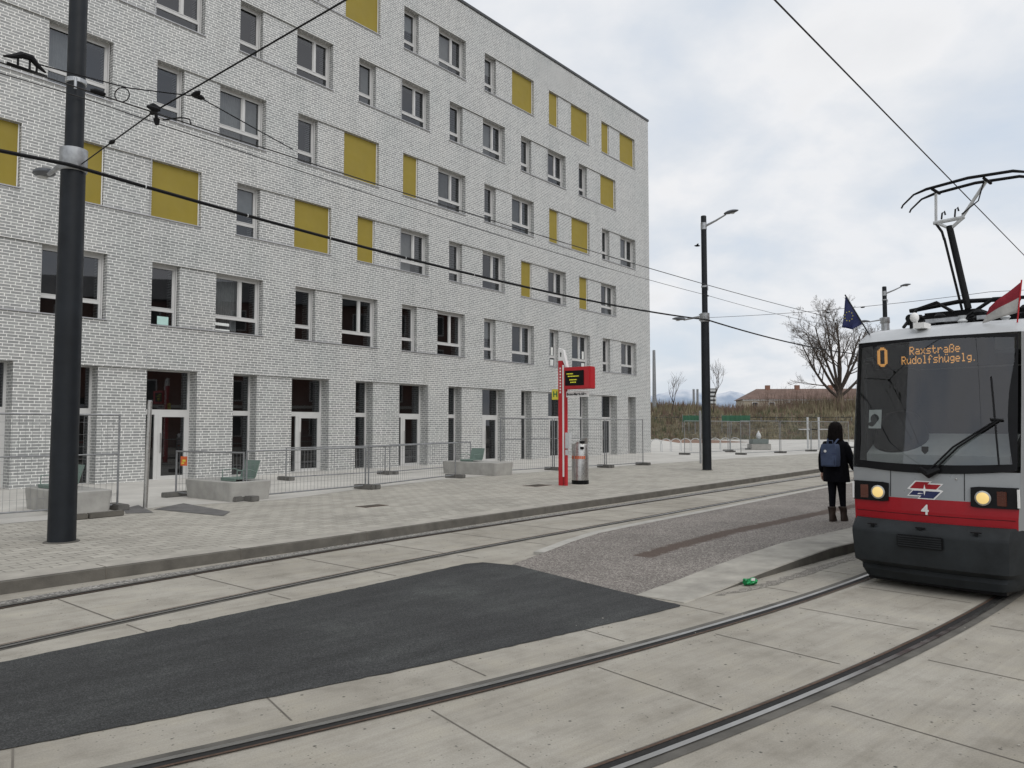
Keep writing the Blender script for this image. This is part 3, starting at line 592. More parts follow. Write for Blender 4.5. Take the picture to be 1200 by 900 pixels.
# by floor, the k of screened openings (k counted from the far corner, narrow N / wide W)
YSET = {2: [('W', 6), ('N', 6), ('W', 5), ('W', 4), ('N', 4), ('N', 2), ('N', 1)], 3: [('W', 4), ('N', 3), ('N', 1), ('W', 1)], 4: [('W', 0)], 5: [('W', 4), ('W', 2), ('N', 1), ('W', 1), ('N', 0), ('W', 0)]}
YX = {2: [-37.0, -33.94, -31.93, -26.64, -23.67, -13.13, -8.04], 3: [-24.34, -21.37, -10.93, -8.61], 4: [-5.66], 5: [-24.3, -13.8, -10.9, -8.62, -5.65, -3.49]}
protos = {}
for (op, z0, z1, fl) in wins:
    w_ = op[1] - op[0]; h = z1 - z0
    scr = any(abs(op[0] - x) < 0.35 for x in YX.get(fl, []))
    key = ('S' if scr else 'G' if fl == 0 else 'U', op[2], round(w_, 2), round(h, 2))
    if key not in protos:
        o = make_screen(w_, h) if scr else make_gf(w_, h, op[2]) if fl == 0 else make_window(w_, h, op[2]); protos[key] = o; o.parent = BLD
    else: o = copy_tree(protos[key], BLD)
    o.location = (op[0], 0, z0)
    if not scr and fl:
        r_ = rnd.random()
        if r_ < (0.13 if op[3] > 3 or fl < 2 else 0.5) or (fl == 3 and abs(op[0] + 29.6) < .3):       # curtains behind the glass; extra pale ones added to imitate bright far panes
            c = MB(); x0 = 0.62 * w_ if op[2] == 'W' else 0.45 * w_; x1 = w_ - 0.1; n = 22
            if rnd.random() < (.4 if op[3] > 3 else .8): x0, x1 = 0.07, (0.56 if op[2] == 'W' else .4) * w_
            for i in range(n):
                xa, xb = x0 + (x1 - x0) * i / n, x0 + (x1 - x0) * (i + 1) / n; ya, yb = 0.42 + 0.03 * (i % 2), 0.42 + 0.03 * ((i + 1) % 2)
                c.quad((xa, ya, 0.1), (xb, yb, 0.1), (xb, yb, h - 0.08), (xa, ya, h - 0.08))
            c.build('curtain', CURT, o)
        elif r_ < 0.25:                                              # half-lowered interior blind
            c = MB(); c.bbox(0.07, w_ - 0.11, 0.38, 0.395, h * rnd.uniform(.45, .8), h - 0.08); c.build('interior_blind', CURT, o)
    if fl == 1 and abs(op[0] + 31.9) < .3:
        c = MB(); c.bbox(0.34, 0.70, 0.295, 0.30, 0.07, 0.33); c.build('notice', MINT, o)
    if fl == 1 and abs(op[0] + 29.65) < .3:
        c = MB(); c.bbox(0.08, 0.66, 0.295, 0.30, 0.08, 0.13); c.build('notice', PAPER, o); c = MB(); c.bbox(0.08, 0.64, 0.295, 0.30, 0.25, 0.34); c.build('notice', PAPER, o)
    if fl == 1 and (abs(op[0] + 10.9) < .3 or abs(op[0] + 8.7) < .3):
        c = MB(); c.bbox(w_ - 0.45, w_ - 0.16, 0.295, 0.30, 0.08, 0.40); c.build('notice', PAPER, o); c = MB(); c.bbox(w_ - 0.40, w_ - 0.2, 0.295, 0.30, 0.62, 1.05); c.build('notice', PAPER, o)

# =================================================================== HOUSE OPPOSITE (behind the camera's right, mirrored in the panes)
OB = thing('brick_house', 'dark red brick house across the street, mirrored in the lower windows', 'building', (33, -16, 0), 0)
b = MB(); b.bbox(0, 12, 0, 57, 0, 12.5); b.build('wall', mat('red_brown_brick', (.15, .060, .042), .9, 0, .25, .6), OB)
b = MB(); b.loft([[(-.5, -.5, 12.5), (12.5, -.5, 12.5), (12.5, 57.5, 12.5), (-.5, 57.5, 12.5)], [(4, 3, 15.0), (8, 3, 15.0), (8, 54, 15.0), (4, 54, 15.0)]]); b.build('roof', ROOFM, OB)
for fl in range(4):
    for k in range(16):
        y = 2 + k * 3.45; z = .6 + fl * 3.05; b = MB(); b.bbox(-.06, -.004, y, y + 1.3, z + .3, z + 2.1); wf = b.build('window', FRAME, OB); b = MB(); b.bbox(-.075, -.064, y + .1, y + 1.2, z + .4, z + 2.0); b.build('pane', CABIN, wf)
b = MB(); b.bbox(-.2, 0, 0, 57, 3.35, 3.6); b.build('cornice', LIGHTCONC, OB)

# =================================================================== POLES
PA = math.atan2(18.1, 14.0)
def catenary_pole(loc, label, r_low, r_up, zband, ztop, lamp_top=True, low_mat=POLE):
    o = thing('catenary_pole', label, 'pole', (loc[0], loc[1], SZ - 0.02), -FA, 'overhead line poles')
    b = MB(); b.lathe((0, 0, 0), [(r_low * 1.06, 0), (r_low * 1.05, 0.05), (r_low, zband * 0.5), (r_low * 0.93, zband - 0.12)], 28); b.build('shaft', low_mat, o, True)
    b = MB(); b.lathe((0, 0, .012), [(r_low * 1.35, 0), (r_low * 1.33, .018), (r_low * 1.1, .024)], 28); b.build('foot_ring', SEAL, o, True)
    b = MB(); b.lathe((0, 0, 0), [(r_up * 1.05, zband - 0.12), (r_up, ztop - 0.08), (r_up, ztop - .02), (r_up * 0.86, ztop)], 28); b.build('upper_shaft', POLE, o, True)
    b = MB(); b.lathe((0, 0, 0), [(r_low * 1.0, zband - 0.22), (r_low * 1.06, zband - 0.2), (r_low * 1.06, zband + 0.12), (r_up * 1.0, zband + 0.14)], 28)
    for k in range(3): b.box((-r_low * 1.06, -0.05, zband - 0.14 + 0.11 * k), (0.06, 0.09, 0.04))
    b.build('clamp_band', ZINC, o, True)
    b = MB(); b.lathe((0, 0, 0), [(r_up * 1.02, zband + 1.12), (r_up * 1.2, zband + 1.13), (r_up * 1.2, zband + 1.19), (r_up * 1.02, zband + 1.2)], 20); b.tube([(r_up, -0.05, zband + 1.15), (r_up + .06, -0.08, zband + 1.15), (r_up + .06, -0.08, zband + 0.98)], 0.02, 6); b.build('wire_collar', ZINC, o)
    def lamp(z, sgn, ln, rise):
        a = MB(); a.tube([(sgn * r_up * 0.9, 0, z), (sgn * (r_up + ln * 0.5), 0, z + rise * 0.45), (sgn * (r_up + ln), 0, z + rise)], [0.05, 0.04, 0.032], 8); am = a.build('lamp_arm', ZINC, o)
        x0 = r_up + ln - 0.06; hd = MB(); rings = []
        for i in range(11):
            q = i / 10; wd = 0.15 * math.sin(math.pi * min(1, 0.10 + q * 0.86)) ** 0.8; ht = 0.085 * math.sin(math.pi * min(1, 0.12 + q * 0.82)) ** 0.8; x = sgn * (x0 + q * 0.55); zc = z + rise + 0.03 + 0.05 * q
            rings.append([(x, wd * math.cos(2 * math.pi * j / 16), zc + ht * (1.0 if math.sin(2 * math.pi * j / 16) > 0 else 0.55) * math.sin(2 * math.pi * j / 16)) for j in range(16)])
        hd.loft(rings); ho = hd.build('luminaire', LAMPG, o, True)
        ls = MB(); ls.lathe((sgn * (x0 + 0.32), 0, z + rise - 0.004), [(0.02, -.012), (0.07, -0.006), (0.085, 0.01)], 16); ls.build('lens', LENS, ho, True)
    lamp(zband + 0.02, -1, 0.78, -0.08)
    if lamp_top:
        b = MB(); b.lathe((0, 0, 0), [(r_up * 1.0, ztop - 0.55), (r_up * 1.12, ztop - 0.54), (r_up * 1.12, ztop - 0.28), (r_up * 1.0, ztop - 0.27)], 20); b.build('clamp_band', ZINC, o, True)
        lamp(ztop - 0.40, 1, 0.80, 0.30)
    return o
P1 = (-6.57, 11.31); P2 = (7.44, 29.43); P3 = (21.8, 44.6)
catenary_pole(P1, 'tall dark catenary pole nearest the camera, cut off by the top of the picture', 0.178, 0.122, 5.72, 9.9)
catenary_pole(P2, 'dark catenary pole with two lamps standing right of the brick building', 0.165, 0.105, 5.92, 9.85)
catenary_pole(P3, 'distant catenary pole with a pale lower shaft rising behind the tram roof', 0.24, 0.12, 7.9, 9.85, low_mat=ZINC)

# =================================================================== OVERHEAD WIRES
def wirething(name, label, pts, r, m=WIRE, sag=0.0, n=18, clamps=(), grp='overhead tram wires'):
    o = thing(name, label, 'wire', pts[0], 0, grp); b = MB(); o0 = Vector(pts[0]); q = []
    for i in range(len(pts) - 1):
        p, e = Vector(pts[i]), Vector(pts[i + 1])
        for k in range(n + (1 if i == len(pts) - 2 else 0)):
            t = k / n; c = p.lerp(e, t); c.z -= sag * 4 * t * (1 - t) * min(1.0, (e - p).length / 20); q.append(c - o0)
    b.tube(q, r, 6); b.build('strand', m, o, True)
    for c in clamps:
        k = MB(); c = Vector(c) - o0; dr = (Vector(pts[-1]) - Vector(pts[0])).normalized()
        k.tube([c - dr * 0.07, c - dr * .03, c + dr * .03, c + dr * 0.07], [r * 1.6, 0.028, 0.028, r * 1.6], 8); k.build('clamp', CABLE, o, True)
    return o
HW = 5.15
a, c = G(0, 73, HW), G(957, 368, HW); dr = (c - a).normalized()
wirething('contact_wire', 'thin contact wire over the far tram track passing in front of the brick building', [a - dr * 8, a, c, c + dr * 45], 0.0075, WIRE, 0.12, clamps=(G(180, 127, HW), G(115, 108, HW)))
a, c = G(908, 0, HW - .1), G(1198, 297, HW - .1); dr = (c - a).normalized()
wirething('contact_wire', 'contact wire above the tram crossing the sky to the raised pantograph', [a - dr * 9, a, c, c + dr * 30], 0.0075, WIRE, 0.0)
TOPW = 6.85
p1 = Vector((P1[0] + .15, P1[1] - .1, 6.72)); p2 = Vector((P2[0], P2[1] - .12, 6.86)); dr = (p1 - p2).normalized()
wirething('span_wire', 'taut thin wire tied to both dark poles below the contact wire', [p1 + Vector((-6.5, -8.0, 0.15)), p1, p2, p2 + Vector((9.5, 9.6, -.05))], 0.008, WIRE, 0.15, clamps=(p2 + Vector((.12, .1, -.02)),))
p1 = Vector((P1[0] + .06, P1[1] - .23, 5.66)); p2 = Vector((P2[0] + .03, P2[1] - .22, 5.88)); p3 = Vector((P3[0], P3[1] - .25, 5.85))
cab = wirething('feeder_cable', 'thick black feeder cable slung between the poles across the facade', [p1 + Vector((-12, -15.0, 0.15)), p1, p2, p3], 0.028, CABLE, 0.30, 22, clamps=())
for f_ in (0.05, 0.13, 0.21, 0.3, 0.4, 0.5, 0.62):
    c = p1.lerp(p2, f_); c.z -= 0.30 * 4 * f_ * (1 - f_); k = MB(); cc = c - cab.location; d_ = (p2 - p1).normalized(); k.tube([cc - d_ * .008, cc + d_ * .008], 0.031, 8); k.build('cable_tie', LENS, cab)
p1 = Vector((P1[0] + .17, P1[1] - .08, 5.72)); m1 = G(180, 131, HW + .06); e1 = G(405, 0, HW + .25); dr = (e1 - m1).normalized()
wirething('pull_off_wire', 'pull-off wire rising from the near pole to the upper edge of the picture', [p1, m1, e1, e1 + dr * 9], 0.0085, CABLE, 0.0, clamps=(m1, G(230, 110, HW + .1), p1.lerp(m1, .5)))
p2 = Vector((P2[0] + .1, P2[1] - .12, 5.98)); e2 = G(1160, 342, 6.0)
wirething('cross_wire', 'faint cross wire running right from the second pole behind the tram', [p2, e2, e2 + (e2 - p2).normalized() * 14], 0.008, WIRE, 0.25, clamps=(G(970, 366, 6.0), G(1011, 360, 6.0)))
q0, q1, q2, q3 = G(40, 74, HW + .12), G(150, 103, HW + .1), G(232, 113, HW + .1), G(343, 175, HW + .02)
wirething('jumper_wire', 'slack jumper wire hung beside the near pole above the contact wire', [q0, q1, q2, q3], 0.006, CABLE, 0.03, 8, clamps=(q2,))
# section insulator and clamps on the far track's contact wire
o = thing('section_insulator', 'black section insulator riding on the contact wire left of the near pole', 'insulator', G(28, 74, HW + .06), 0)
b = MB(); d_ = tr1(6) - tr1(5); d_.normalize()
pts = [d_ * x + Vector((0, 0, z)) for x, z in ((-.17, 0), (-.09, .03), (-.02, .07), (.06, .075), (.12, .02), (.19, -.02))]
b.tube(pts, [.010, .022, .033, .033, .022, .010], 8); b.build('arch', CABLE, o, True); b = MB(); b.tube([d_ * -.14 - Vector((0, 0, .05)), d_ * .2 - Vector((0, 0, .055))], 0.013, 6); b.build('runner', CABLE, o)
b = MB()
for x in (-.05, .05, .11): b.tube([d_ * x + Vector((0, 0, .05)), d_ * x - Vector((0, 0, .055))], .010, 6)
b.build('hanger', CABLE, o)
o = thing('wire_hanger', 'black hanger block where the pull-off wire meets the contact wire', 'insulator', G(182, 132, HW), 0)
b = MB(); b.tube([(-.08, 0, .07), (-.02, 0, .075), (.04, 0, .045)], [.013, .03, .02], 8); b.tube([(0, 0, .06), (.015, 0, -.08)], .018, 8); b.tube([(.015, 0, -.07), (.02, 0, -.13)], [.036, .022], 8); b.build('block', CABLE, o, True)
b = MB(); b.tube([(.08, 0, -.08), (.24, .08, -.02), (.32, .1, -.03), (.34, .1, -.08)], .008, 6); b.build('hook_rod', CABLE, o)
o = thing('wire_loop', 'small ring of coiled spare wire hanging right of the near pole', 'wire', G(143, 111, HW + .06), 0)
b = MB(); b.tube([(0.075 * math.cos(x * math.pi / 8), 0, 0.075 * math.sin(x * math.pi / 8)) for x in range(17)], .006, 5); b.build('coil', CABLE, o)
o = thing('bird', 'tiny dark bird flying left of the second pole', 'bird', AT(817, 288, 40), 0)
b = MB(); b.loft([[(x, r_ * math.cos(j * math.pi / 4), r_ * math.sin(j * math.pi / 4)) for j in range(8)] for x, r_ in ((-.16, .01), (-.06, .05), (.06, .045), (.12, .03), (.16, .006))]); b.build('body', CABLE, o, True)
for s_ in (1, -1):
    b = MB(); b.add([(-.06, s_ * .03, .02), (.07, s_ * .03, .02), (.02, s_ * .2, .09), (-.08, s_ * .3, .03)], [(0, 1, 2, 3)]); b.build('wing', CABLE, o)

# =================================================================== FENCES
def fence_panel(p, q, h, label, grp, rail_mid=None, feet=(1, 1), name='construction_fence', top_post=0.0, dx=0.11):
    p = Vector((p[0], p[1])); q = Vector((q[0], q[1])); ln = (q - p).length; rz = math.atan2(q.y - p.y, q.x - p.x)
    o = thing(name, label, 'fence', (p.x, p.y, SZ), rz, grp); r_ = 0.021; zb = 0.10
    b = MB(); b.tube([(0.03, 0, 0.03), (0.03, 0, h + top_post)], r_, 8); b.tube([(ln - 0.03, 0, 0.03), (ln - 0.03, 0, h + top_post)], r_, 8); b.tube([(0.03, 0, h - .02), (ln - 0.03, 0, h - .02)], r_ * .9, 8); b.tube([(0.03, 0, zb), (ln - 0.03, 0, zb)], r_ * .8, 8)
    if rail_mid: b.tube([(0.03, 0, rail_mid), (ln - 0.03, 0, rail_mid)], r_ * .7, 8)
    b.build('frame', FENCE, o, True)
    m = MB(); n = max(2, int((ln - .06) / dx)); 
    for i in range(1, n): x = 0.03 + (ln - .06) * i / n; m.bbox(x - .002, x + .002, -.002, .002, zb, h - .02)
    z = zb + .22
    while z < h - .1: m.bbox(0.03, ln - .03, .002, .006, z - .002, z + .002); z += .24
    m.build('mesh_infill', FENCE, o)
    for i, x in enumerate((0.03, ln - 0.03)):
        if feet[i]:
            f = MB(); f.bbox(x - .11, x + .11, -.33, .33, 0.0, .12); f.build('foot', FOOT, o, False, 0.015)
    return o
S = lambda u, v: G(u, v, SZ)
g1 = 'tall mesh fence panels'
fence_panel((-11.35, 11.7), S(139, 597), 1.93, 'tall mesh fence panel at the left edge behind the near pole', g1, 1.12)
g2 = 'low mesh barriers along the forecourt'
fence_panel(S(205, 582), S(286, 587), 1.10, 'low mesh barrier carrying the orange sign beside the middle bench', g2)
fence_panel(S(287, 587), S(429, 573), 1.13, 'low mesh barrier running right from the bench with the green seat', g2)
fence_panel(S(431, 573), S(534, 560), 1.15, 'low mesh barrier ending left of the far bench', g2)
fence_panel(S(334, 563), S(452, 556), 1.02, 'low mesh barrier close to the facade behind the others', g2)
fence_panel(S(456, 556), S(552, 548), 1.05, 'low mesh barrier close to the facade behind the far bench', g2)
fence_panel(S(586, 555), S(648, 551), 1.98, 'tall mesh fence panel right of the far bench', g1, 1.2)
fence_panel(S(649, 551), S(709, 548), 1.98, 'tall mesh fence panel behind the red stop pillar and the bin', g1, 1.2)
fence_panel(S(710, 548), S(754, 545), 1.98, 'tall mesh fence panel ending at the far corner of the building', g1)
g3 = 'mesh fence panels beyond the second pole'
fence_panel(S(802, 533), S(856, 530), 2.0, 'far mesh fence panel seen left and right of the second pole', g3)
fence_panel(S(868, 533), S(914, 531), 2.0, 'far mesh fence panel in front of the grey block', g3)
fence_panel(S(915, 531), S(950, 529), 2.0, 'far mesh fence panel nearest the person', g3)
fence_panel(S(853, 529), S(879, 527), 2.0, 'far mesh fence panel set back beside the bicycle racks', g3)
fence_panel(S(951, 529), S(995, 525), 2.0, 'far mesh fence panel running behind the person and tram', g3)
# steel tube standing alone
p = S(170, 596); o = thing('steel_post', 'lone stainless steel post in front of the ground floor door', 'post', (p.x, p.y, SZ)); b = MB(); b.tube([(0, 0, 0), (0.045, 0, 2.2)], 0.045, 14); b.build('tube', STAIN, o, True)
b = MB(); b.tube([(0.045, 0, 2.2), (0.0455, 0, 2.215)], [.047, .03], 14); b.build('cap', ZINC, o, True)
for u, v0, v1, lb in ((947, 524, 487, 'left one of two pale posts beyond the person'), (960, 524, 487, 'right one of two pale posts beyond the person')):
    p = S(u, v0 + 2); h = (v0 - v1) / F * p.y; o = thing('white_post', lb, 'post', (p.x, p.y, SZ), 0, 'pale posts'); b = MB(); b.tube([(0, 0, 0), (0, 0, h)], .07, 10); b.build('shaft', LENS, o, True)
    b = MB(); b.bbox(-.7, .7, -.1, -.07, h * .6, h * .63); b.build('rail', LENS, o)
p = S(857, 545); o = thing('steel_post', 'slim grey post close beside the second pole', 'post', (p.x - .95, p.y + 1.5, SZ)); b = MB(); b.tube([(0, 0, 0), (0, 0, 2.35)], 0.05, 10); b.build('tube', ZINC, o, True); b = MB(); b.tube([(0, 0, 2.35), (0, 0, 2.37)], [.052, .03], 10); b.build('cap', ZINC, o)
# orange notice on the barrier
p = S(216, 583); o = thing('warning_sign', 'small orange notice tied to the low barrier', 'sign', (p.x, p.y - .07, SZ + .86), -0.45)
b = MB(); b.box((0, 0, 0), (.21, .006, .22)); b.build('plate', ORANGE, o); b = MB(); b.box((0.01, -.006, .01), (.1, .004, .05)); b.box((-.03, -.006, -.05), (.08, .004, .03)); b.build('print', YSIGN, o)

# =================================================================== BENCHES
def bench(A, ld, ln, label, seat_at, seat_rz=0.0, h=0.44):
    rz = math.atan2(D.y, D.x)       # local X along facade, local Y towards the building
    o = thing('concrete_bench', label, 'bench', (A[0], A[1], SZ), rz, 'concrete benches with green seats')
    b = MB(); rr = .10
    def rp(i0):
        pts = []
        for cx, cy, a0 in ((ld - rr - i0, rr + i0, -90), (ld - rr - i0, ln - rr - i0, 0), (rr + i0, ln - rr - i0, 90), (rr + i0, rr + i0, 180)):
            for k in range(5): a_ = R(a0 + k * 22.5); pts.append((cx + rr * math.cos(a_), cy + rr * math.sin(a_)))
        return pts
    b.loft([[(x, y, z) for x, y in rp(i)] for i, z in ((.03, 0.0), (.0, h * .8), (0.0, h - .015), (.015, h))]); b.build('block', BENCH, o, True)
    sx, sy = seat_at; s = thing.__globals__['MB'](); 
    Mx = Matrix.Translation((sx, sy, h)) @ Matrix.Rotation(seat_rz, 4, 'Z')
    s.box((0, 0, .06), (.52, .58, .03), M4=Mx); s.box((-.24, 0, .035), (.03, .58, .06), M4=Mx); st = s.build('seat', GREENM, o, False, .006)
    s = MB(); Mb = Mx @ Matrix.Translation((.26, 0, .07)) @ Matrix.Rotation(R(17), 4, 'Y'); s.box((0, 0, .20), (.03, .60, .40), M4=Mb); s.build('backrest', GREENM, o, False, .006)
    s = MB(); 
    for yy in (-.3, .3): s.tube([Mx @ Vector((-.2, yy, .06)), Mx @ Vector((-.2, yy, .24)), Mx @ Vector((.1, yy, .26)), Mx @ Vector((.27, yy, .2))], .012, 6)
    s.build('armrest', GREENM, o)
bench((-8.36, 14.52), 0.85, 2.1, 'concrete bench with a green seat half hidden by the near pole', (.35, 1.35))
bench((-6.20, 17.05), 1.05, 2.0, 'concrete bench with a green seat beside the barrier with the orange sign', (.42, .42))
bench((-0.55, 25.95), 1.0, 2.5, 'concrete bench with a green seat far along the forecourt', (.4, 1.45))
# low loose kerb stones
for (u0, v0, u1, v1, lb) in ((60, 612, 102, 608, 'left loose kerb stone lying in front of the near bench'), (104, 608, 144, 604, 'right loose kerb stone lying in front of the near bench')):
    p, q = S(u0, v0), S(u1, v1); c = (p + q) / 2; o = thing('kerb_stone', lb, 'kerb stone', (c.x, c.y, SZ), math.atan2(q.y - p.y, q.x - p.x), 'loose kerb stones')
    b = MB(); b.bbox(-(q - p).length / 2, (q - p).length / 2, -.05, .10, 0, .10); b.build('block', KERB, o, False, .012)

# =================================================================== STOP PILLAR, BIN
p = S(661, 569); o = thing('stop_pillar', 'red tram stop pillar with display board standing at the kerb', 'stop sign', (p.x, p.y, SZ), -FA)
# local X = to the right (perpendicular to the track), local Y = along the track away from camera
b = MB(); b.bbox(-.155, -.01, -.05, .05, 0, 3.55); b.bbox(.045, .10, -.05, .05, 0, 3.35); b.build('mast', RED, o)
b = MB(); b.bbox(-.01, .045, -.056, .056, .25, 3.42); b.build('strip', WPAINT, o)
b = MB(); b.add([(-.15, -.052, 3.55), (.0, -.052, 3.55), (.1, -.052, 3.36), (.15, -.052, 3.36), (.02, -.052, 3.86), (-.15, -.052, 3.92)] + [(-.15, .052, 3.55), (.0, .052, 3.55), (.1, .052, 3.36), (.15, .052, 3.36), (.02, .052, 3.86), (-.15, .052, 3.92)], [(0, 1, 2, 3, 4, 5), (11, 10, 9, 8, 7, 6)] + [(i, (i + 1) % 6, 6 + (i + 1) % 6, 6 + i) for i in range(6)]); b.build('top_cap', WPAINT, o)
b = MB(); b.add([(-.09, -.056, 3.74), (-.03, -.056, 3.74), (-.06, -.056, 3.8)], [(0, 1, 2)]); b.bbox(-.075, -.045, -.0575, -.055, 3.66, 3.74); b.build('pictogram', TBLACK, o)
b = MB(); b.bbox(.10, .98, -.14, .14, 2.72, 3.34); bx = b.build('display_box', RED, o, False, .02)
b = MB(); b.bbox(.15, .78, -.152, -.143, 2.82, 3.24); sc = b.build('screen', TBLACK, bx)
b = MB()
for i, (x0, x1, z) in enumerate(((.21, .42, 3.15), (.25, .62, 3.08), (.30, .55, 2.98), (.33, .52, 2.91))):
    x = x0
    while x < x1: ww = rnd.uniform(.02, .055); b.bbox(x, min(x + ww, x1), -.156, -.153, z - .014, z + .014); x += ww + .012
b.build('readout', LEDY, bx)
b = MB(); b.bbox(.06, .84, -.02, .02, 2.50, 2.66); ns = b.build('name_board', WPAINT, o)
text_mesh('lettering', 'Bruno-Marek-Allee', .10, TBLACK, ns, Matrix.Translation((.45, -.024, 2.58)) @ UPRIGHT, .001, sx=.85, bold=.003)
b = MB(); b.bbox(-.40, -.16, -.02, .02, 2.44, 2.74); hs = b.build('stop_plate', YSIGN, o)
text_mesh('lettering', 'H', .22, mat('sign_green', (.02, .16, .05), .5), hs, Matrix.Translation((-.28, -.024, 2.59)) @ UPRIGHT, .001, bold=.006)
for i, ch in enumerate('HALTESTELLE'[:0]): pass
b = MB()
for k in range(9): b.bbox(-.105, -.06, -.0535, -.0505, 3.30 - k * .085, 3.35 - k * .085)
b.build('mast_print', WPAINT, o)
b = MB(); b.bbox(.10, .24, -.09, .03, 1.05, 1.50); b.bbox(.11, .22, -.10, -.09, .86, 1.02); b.build('timetable_case', LENS, o, False, .008)
p = S(680, 567); o = thing('waste_bin', 'cylindrical stainless steel waste bin beside the red pillar', 'bin', (p.x, p.y, SZ), -FA * .6)
b = MB(); b.lathe((0, 0, 0), [(.245, 0), (.25, .01), (.25, .11), (.24, .115)], 28); b.build('base', TBLACK, o, True)
b = MB(); b.lathe((0, 0, 0), [(.245, .115), (.245, 1.14), (.235, 1.16)], 28); b.build('drum', STAIN, o, True)
b = MB(); rings = []
for z, dz in ((1.162, 0), (1.20, .06), (1.23, .12)): rings.append([(.225 * math.cos(2 * math.pi * j / 24), .225 * math.sin(2 * math.pi * j / 24), z + dz * math.cos(2 * math.pi * j / 24)) for j in range(24)])
b.loft(rings); b.build('hood', STAIN, o, True)
b = MB(); b.box((.13, -.20, 1.22), (.14, .06, .06)); b.box((.13, -.218, 1.05), (.10, .05, .07)); b.build('opening', TBLACK, o)
b = MB()
for k in range(9):
    a0 = R(-150 + k * 13); a1 = R(-150 + k * 13 + 10); b.add([(.248 * math.cos(a0), .248 * math.sin(a0), .73), (.248 * math.cos(a1), .248 * math.sin(a1), .73), (.248 * math.cos(a1), .248 * math.sin(a1), .82), (.248 * math.cos(a0), .248 * math.sin(a0), .82)], [(0, 1, 2, 3)])
b.build('label_band', ORANGE, o)
b = MB(); b.bbox(-.115, -.095, -.232, -.226, .14, 1.12); b.build('door_seam', ZINC, o)

# =================================================================== TRAM
TA = R(46.5); TO = Vector((4.553, 8.498, 0.0))
TR = thing('tram', 'low-floor tram in grey and red with lit destination display facing the camera', 'tram', TO, -TA)
# local: X lateral (picture right), Y towards the rear, Z up
def hw(z):                       # half width of the nose
    return 0.83 + 0.03 * min(1, max(0, (z - .8) / .5)) - 0.05 * max(0, (z - 2.75)) * 1.2
def yf(z):                       # rake of the front
    if z < .85: return 0.03
    if z < 1.38: return 0.03 + (z - .85) * .08
    if z < 2.84: return 0.07 + (z - 1.38) * .16
    return 0.305 + (z - 2.84) * 1.6 + max(0, z - 2.95) * 2.5
def front_pt(u, z, off=0.0):     # u in -1..1 across the nose, slightly bowed
    return Vector((u * hw(z), yf(z) + 0.11 * u * u + off, z))
def outline(z):
    pts = []; h = hw(z); s_ = 1.0 if z < 2.9 else max(.8, 1.0 - (z - 2.9) * .9)
    right = [(h, yf(z) + .11), (h + .035, yf(z) + .19), (h + .06, yf(z) + .30), (1.0 * s_, 1.0), (1.14 * s_, 1.9), (1.2 * s_, 2.8), (1.2 * s_, 13.5)]
    for x, y in reversed(right): pts.append(Vector((-x, y, z)))
    for i in range(1, 12): pts.append(front_pt(-1 + i / 6, z))
    for x, y in right: pts.append(Vector((x, y, z)))
    return pts
ZL = [.30, .62, .78, .85, 1.02, 1.38, 1.7, 2.2, 2.84]
body = MB()
no = len(outline(1.0)); iF0 = 6; iF1 = 18          # indices of front corners
def shell(bm, z0, z1, i0, i1, off=0.0, mi=0, n=1):
    for k in range(n):
        za, zb = z0 + (z1 - z0) * k / n, z0 + (z1 - z0) * (k + 1) / n; A, B = outline(za), outline(zb)
        for i in range(i0, i1):
            q = [A[i].copy(), A[i + 1].copy(), B[i + 1].copy(), B[i].copy()]
            for v in q: v.y += off
            bm.quad(*q, mi)
# grey body: pillars, sides, front panel
for z0, z1 in zip(ZL[:-1], ZL[1:]):
    shell(body, z0, z1, 3, iF0); shell(body, z0, z1, iF1, iF1 + 3)
    shell(body, z0, min(z1, z1), 0, 3) if z0 < .85 or z0 >= 2.2 else None
    shell(body, z0, z1, iF1 + 3, no - 1) if z0 < .85 or z0 >= 2.2 else None
shell(body, 1.02, 1.34, iF0, iF1, n=2)
roofr = []
zs = [2.84, 2.90, 2.96, 3.0, 3.03]
roof = MB()
for k in range(len(zs) - 1): shell(roof, zs[k], zs[k + 1], 0, no - 1)
top = outline(3.03); cz = [Vector((p.x * .55, p.y + (.5 if p.y < 3 else 0), 3.07)) for p in top]
roof.loft([[tuple(p) for p in top], [tuple(p) for p in cz]], 0, False); roof.add([tuple(p) for p in cz], [tuple(range(len(cz)))])
body.build('body', TGREY, TR, True, weld=True); roof.build('roof', TWHITE, TR, True, weld=True)
# rear wall & floor
b = MB(); b.bbox(-1.19, 1.19, 13.45, 13.5, .3, 3.0); b.build('rear_wall', TGREY, TR)
b = MB(); b.bbox(-.80, .80, .35, 2.8, .30, .34); b.bbox(-1.15, 1.15, 2.8, 13.4, .30, .34); b.build('floor', CABIN, TR)
